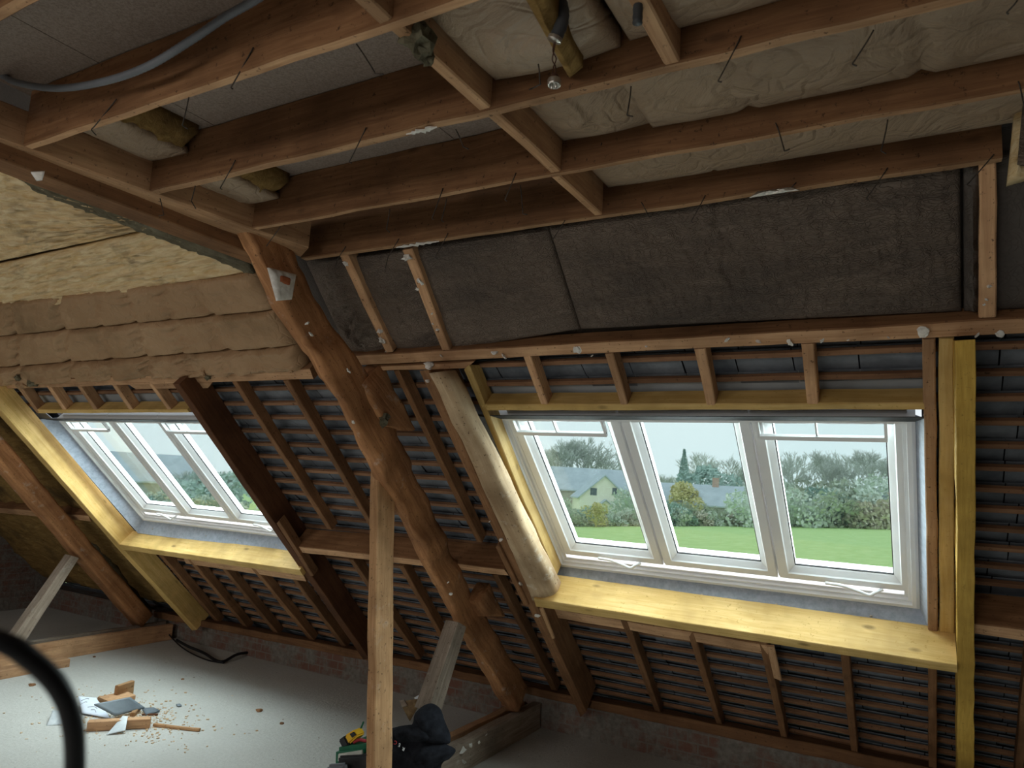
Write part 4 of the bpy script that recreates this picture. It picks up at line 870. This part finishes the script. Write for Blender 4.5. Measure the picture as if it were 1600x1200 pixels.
HDG = plain('hazy_hedge', (.50, .56, .45), (.64, .67, .55), .6, 1, 0, spec=0); HDR = plain('hazy_russet_hedge', (.64, .59, .48), (.74, .68, .58), .6, 1, 0, spec=0); SAGE = plain('hazy_sage_scrub', (.60, .68, .60), (.74, .79, .70), .5, 1, 0, spec=0)
def stick(vs, fs, a, b, r0_, r1_):
    d = (b-a).normalized(); u = d.orthogonal().normalized(); w = d.cross(u); n = len(vs)
    for p, r in ((a, r0_), (b, r1_)):
        for k in range(3): an = k*2.094; vs.append(p + (u*math.cos(an)+w*math.sin(an))*r)
    for k in range(3): fs.append((n+k, n+(k+1) % 3, n+3+(k+1) % 3, n+3+k))
def bare_tree(seed, h=10, spread=.5):
    rd = random.Random(seed); vs = []; fs = []
    def grow(p, d, L, r, lev):
        q = p + d*L; stick(vs, fs, p, q, r, r*.7)
        if lev == 0: return
        for k in range(3 if lev > 3 else (3 if lev > 1 else 4)):
            nd = (d + Vector((rd.gauss(0, spread), rd.gauss(0, spread), rd.gauss(.12, spread*.5)))).normalized()
            grow(p.lerp(q, rd.uniform(.55, 1)), nd, L*rd.uniform(.62, .86), max(r*.66, .017), lev-1)
    grow(Vector((0, 0, 0)), Vector((0, 0, 1)), h*.26, h*.016, 6)
    return mesh('bare_tree', vs, fs, BARK)
def leafy(seed, rx, rz, z0, n, leaf, m, cone=False, trunk=True):
    rd = random.Random(seed); vs = []; fs = []
    if trunk: stick(vs, fs, Vector((0, 0, -.3)), Vector((0, 0, z0+rz*.5)), rx*.06+.05, rx*.03)
    cl = [(Vector((rd.gauss(0, .45)*rx, rd.gauss(0, .45)*rx, z0 + rz*rd.uniform(.05, .95))), rd.uniform(.3, .55)) for _ in range(14)]
    for i in range(n):
        if cone:
            t = rd.random()**.7; rr = rx*(1-t)*(.6+.4*rd.random()); a = rd.random()*6.283; p = Vector((rr*math.cos(a), rr*math.sin(a), z0+rz*t))
        else:
            c, cr = rd.choice(cl); a = rd.random()*6.283; q = math.asin(rd.uniform(-1, 1)); R_ = cr*rx*(.75+.35*rd.random()); p = c + Vector((R_*math.cos(a)*math.cos(q), R_*math.sin(a)*math.cos(q), R_*math.sin(q)*.8))
            p.z = max(p.z, .0)
        u = Vector((rd.gauss(0, 1), rd.gauss(0, 1), rd.gauss(0, 1))).normalized(); w = u.orthogonal().normalized(); s = leaf*rd.uniform(.6, 1.3); k = len(vs)
        vs += [p-u*s, p+w*s*.6, p+u*s, p-w*s*.6]; fs.append((k, k+1, k+2, k+3))
    me = bpy.data.meshes.new('leafy'); me.from_pydata([tuple(v) for v in vs], [], fs); me.materials.append(m); return me
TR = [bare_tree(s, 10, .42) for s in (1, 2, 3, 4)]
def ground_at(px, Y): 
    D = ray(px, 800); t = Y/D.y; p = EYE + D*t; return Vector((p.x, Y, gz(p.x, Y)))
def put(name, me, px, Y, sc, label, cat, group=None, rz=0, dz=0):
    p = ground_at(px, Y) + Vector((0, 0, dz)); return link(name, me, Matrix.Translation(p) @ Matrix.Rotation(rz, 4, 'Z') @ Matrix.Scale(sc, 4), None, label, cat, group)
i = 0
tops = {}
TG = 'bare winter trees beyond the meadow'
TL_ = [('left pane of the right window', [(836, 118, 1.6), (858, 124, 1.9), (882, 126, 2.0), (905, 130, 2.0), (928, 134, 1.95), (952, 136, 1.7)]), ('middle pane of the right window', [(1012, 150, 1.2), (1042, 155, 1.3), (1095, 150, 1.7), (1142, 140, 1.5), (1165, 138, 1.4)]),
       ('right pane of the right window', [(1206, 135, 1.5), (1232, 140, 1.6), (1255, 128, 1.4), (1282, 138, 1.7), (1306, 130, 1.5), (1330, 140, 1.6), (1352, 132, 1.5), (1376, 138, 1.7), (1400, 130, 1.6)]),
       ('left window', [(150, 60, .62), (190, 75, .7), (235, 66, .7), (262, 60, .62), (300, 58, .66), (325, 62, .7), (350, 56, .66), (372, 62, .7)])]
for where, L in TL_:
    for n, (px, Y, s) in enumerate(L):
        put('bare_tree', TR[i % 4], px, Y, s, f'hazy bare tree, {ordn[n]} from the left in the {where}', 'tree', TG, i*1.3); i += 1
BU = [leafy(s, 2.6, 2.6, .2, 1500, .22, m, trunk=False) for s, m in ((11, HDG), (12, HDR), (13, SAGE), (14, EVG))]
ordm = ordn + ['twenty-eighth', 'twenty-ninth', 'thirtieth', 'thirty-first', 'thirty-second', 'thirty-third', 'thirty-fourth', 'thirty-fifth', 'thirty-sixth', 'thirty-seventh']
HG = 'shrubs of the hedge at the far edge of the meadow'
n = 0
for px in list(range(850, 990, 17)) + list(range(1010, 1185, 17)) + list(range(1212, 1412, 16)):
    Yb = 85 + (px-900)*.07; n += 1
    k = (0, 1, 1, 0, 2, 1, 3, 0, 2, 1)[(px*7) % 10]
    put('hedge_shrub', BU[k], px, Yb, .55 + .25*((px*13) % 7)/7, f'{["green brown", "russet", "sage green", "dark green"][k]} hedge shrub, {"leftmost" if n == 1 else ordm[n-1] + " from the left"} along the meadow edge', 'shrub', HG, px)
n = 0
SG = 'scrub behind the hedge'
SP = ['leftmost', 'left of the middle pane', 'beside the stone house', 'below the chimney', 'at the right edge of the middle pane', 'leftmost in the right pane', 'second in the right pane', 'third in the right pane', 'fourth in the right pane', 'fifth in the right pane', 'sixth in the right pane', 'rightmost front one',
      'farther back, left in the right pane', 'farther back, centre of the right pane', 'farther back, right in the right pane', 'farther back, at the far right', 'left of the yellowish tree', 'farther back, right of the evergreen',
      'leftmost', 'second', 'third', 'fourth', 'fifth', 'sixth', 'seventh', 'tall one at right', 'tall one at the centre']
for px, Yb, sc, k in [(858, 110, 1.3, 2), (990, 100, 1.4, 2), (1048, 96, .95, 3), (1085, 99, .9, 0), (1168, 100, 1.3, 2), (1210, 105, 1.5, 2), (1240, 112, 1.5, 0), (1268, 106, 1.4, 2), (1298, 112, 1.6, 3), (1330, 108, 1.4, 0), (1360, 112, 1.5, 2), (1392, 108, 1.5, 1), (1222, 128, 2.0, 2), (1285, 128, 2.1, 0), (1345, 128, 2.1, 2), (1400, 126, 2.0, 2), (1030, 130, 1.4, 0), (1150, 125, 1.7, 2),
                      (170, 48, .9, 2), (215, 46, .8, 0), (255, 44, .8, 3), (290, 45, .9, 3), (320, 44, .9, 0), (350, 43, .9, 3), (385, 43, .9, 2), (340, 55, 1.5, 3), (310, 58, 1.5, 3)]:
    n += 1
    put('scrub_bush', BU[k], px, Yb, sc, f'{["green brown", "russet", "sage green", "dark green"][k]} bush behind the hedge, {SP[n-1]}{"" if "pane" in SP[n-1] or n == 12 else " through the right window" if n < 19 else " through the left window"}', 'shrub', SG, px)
put('garden_tree', leafy(21, 3.4, 4.6, 1.2, 2600, .24, YLW), 1066, 112, .9, 'yellowish round garden tree behind the long slate roof', 'tree')
put('garden_tree', leafy(22, 1.8, 2.6, 1.0, 1200, .16, YLW), 932, 84, .75, 'small straggly yellowish tree in front of the cream house', 'tree')
put('conifer', leafy(23, 2.0, 9.5, 1.5, 2200, .25, EVG, True), 1067, 135, 1.15, 'dark spiky conifer behind the yellowish tree', 'tree')
put('conifer', leafy(24, 3.2, 6.5, 1.0, 2600, .28, EVG), 1122, 126, 1.15, 'broad blue green evergreen right of the chimney', 'tree')
HSL = plain('hazy_slate_roof', (.44, .50, .56), (.54, .60, .66), .6, .8, 0); CRM = plain('cream_render', (.88, .84, .70), (.93, .89, .76), 1, .9, 0); STN = plain('hazy_stone', (.36, .36, .33), (.50, .49, .44), 1.2, .9, 0)  # house colours lightened too, with the haze painted in
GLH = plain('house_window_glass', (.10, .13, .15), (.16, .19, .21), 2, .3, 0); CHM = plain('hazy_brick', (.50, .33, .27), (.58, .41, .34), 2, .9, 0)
def house(name, px, Y, w, d, hw, hr, rot, wallm, label, gable=False, extra=None):
    p = ground_at(px, Y); r = root(name, p, label, 'house'); T = Matrix.Translation(p) @ Matrix.Rotation(rot, 4, 'Z')
    vs = []; fs = []; x, y = w/2, d/2   # ridge along local x
    vs = [Vector(q) for q in ((-x, -y, -.5), (x, -y, -.5), (x, y, -.5), (-x, y, -.5), (-x, -y, hw), (x, -y, hw), (x, y, hw), (-x, y, hw), (-x, 0, hr), (x, 0, hr))]
    fs = [(0, 1, 5, 4), (2, 3, 7, 6), (0, 4, 8, 7, 3), (1, 2, 6, 9, 5), (0, 3, 2, 1)]
    link('house_walls', mesh('house_walls', vs, fs, wallm), T, r)
    o = .35; vs = []; fs = []; sl_ = (hr-hw)/y
    for sg in (-1, 1):
        a = [Vector((-x-o, sg*(y+o), hw-sl_*o)), Vector((x+o, sg*(y+o), hw-sl_*o)), Vector((x+o, 0, hr+.02)), Vector((-x-o, 0, hr+.02))]; u = Vector((0, 0, .22)); quadbox(vs, fs, a + [q+u for q in a])
    link('roof', mesh('roof', vs, fs, HSL), T, r)
    return r, T
def addbox(r, T, name, b, m, label=None): vs = []; fs = []; abox(vs, fs, *b); return link(name, mesh(name, vs, fs, m), T, r, label)
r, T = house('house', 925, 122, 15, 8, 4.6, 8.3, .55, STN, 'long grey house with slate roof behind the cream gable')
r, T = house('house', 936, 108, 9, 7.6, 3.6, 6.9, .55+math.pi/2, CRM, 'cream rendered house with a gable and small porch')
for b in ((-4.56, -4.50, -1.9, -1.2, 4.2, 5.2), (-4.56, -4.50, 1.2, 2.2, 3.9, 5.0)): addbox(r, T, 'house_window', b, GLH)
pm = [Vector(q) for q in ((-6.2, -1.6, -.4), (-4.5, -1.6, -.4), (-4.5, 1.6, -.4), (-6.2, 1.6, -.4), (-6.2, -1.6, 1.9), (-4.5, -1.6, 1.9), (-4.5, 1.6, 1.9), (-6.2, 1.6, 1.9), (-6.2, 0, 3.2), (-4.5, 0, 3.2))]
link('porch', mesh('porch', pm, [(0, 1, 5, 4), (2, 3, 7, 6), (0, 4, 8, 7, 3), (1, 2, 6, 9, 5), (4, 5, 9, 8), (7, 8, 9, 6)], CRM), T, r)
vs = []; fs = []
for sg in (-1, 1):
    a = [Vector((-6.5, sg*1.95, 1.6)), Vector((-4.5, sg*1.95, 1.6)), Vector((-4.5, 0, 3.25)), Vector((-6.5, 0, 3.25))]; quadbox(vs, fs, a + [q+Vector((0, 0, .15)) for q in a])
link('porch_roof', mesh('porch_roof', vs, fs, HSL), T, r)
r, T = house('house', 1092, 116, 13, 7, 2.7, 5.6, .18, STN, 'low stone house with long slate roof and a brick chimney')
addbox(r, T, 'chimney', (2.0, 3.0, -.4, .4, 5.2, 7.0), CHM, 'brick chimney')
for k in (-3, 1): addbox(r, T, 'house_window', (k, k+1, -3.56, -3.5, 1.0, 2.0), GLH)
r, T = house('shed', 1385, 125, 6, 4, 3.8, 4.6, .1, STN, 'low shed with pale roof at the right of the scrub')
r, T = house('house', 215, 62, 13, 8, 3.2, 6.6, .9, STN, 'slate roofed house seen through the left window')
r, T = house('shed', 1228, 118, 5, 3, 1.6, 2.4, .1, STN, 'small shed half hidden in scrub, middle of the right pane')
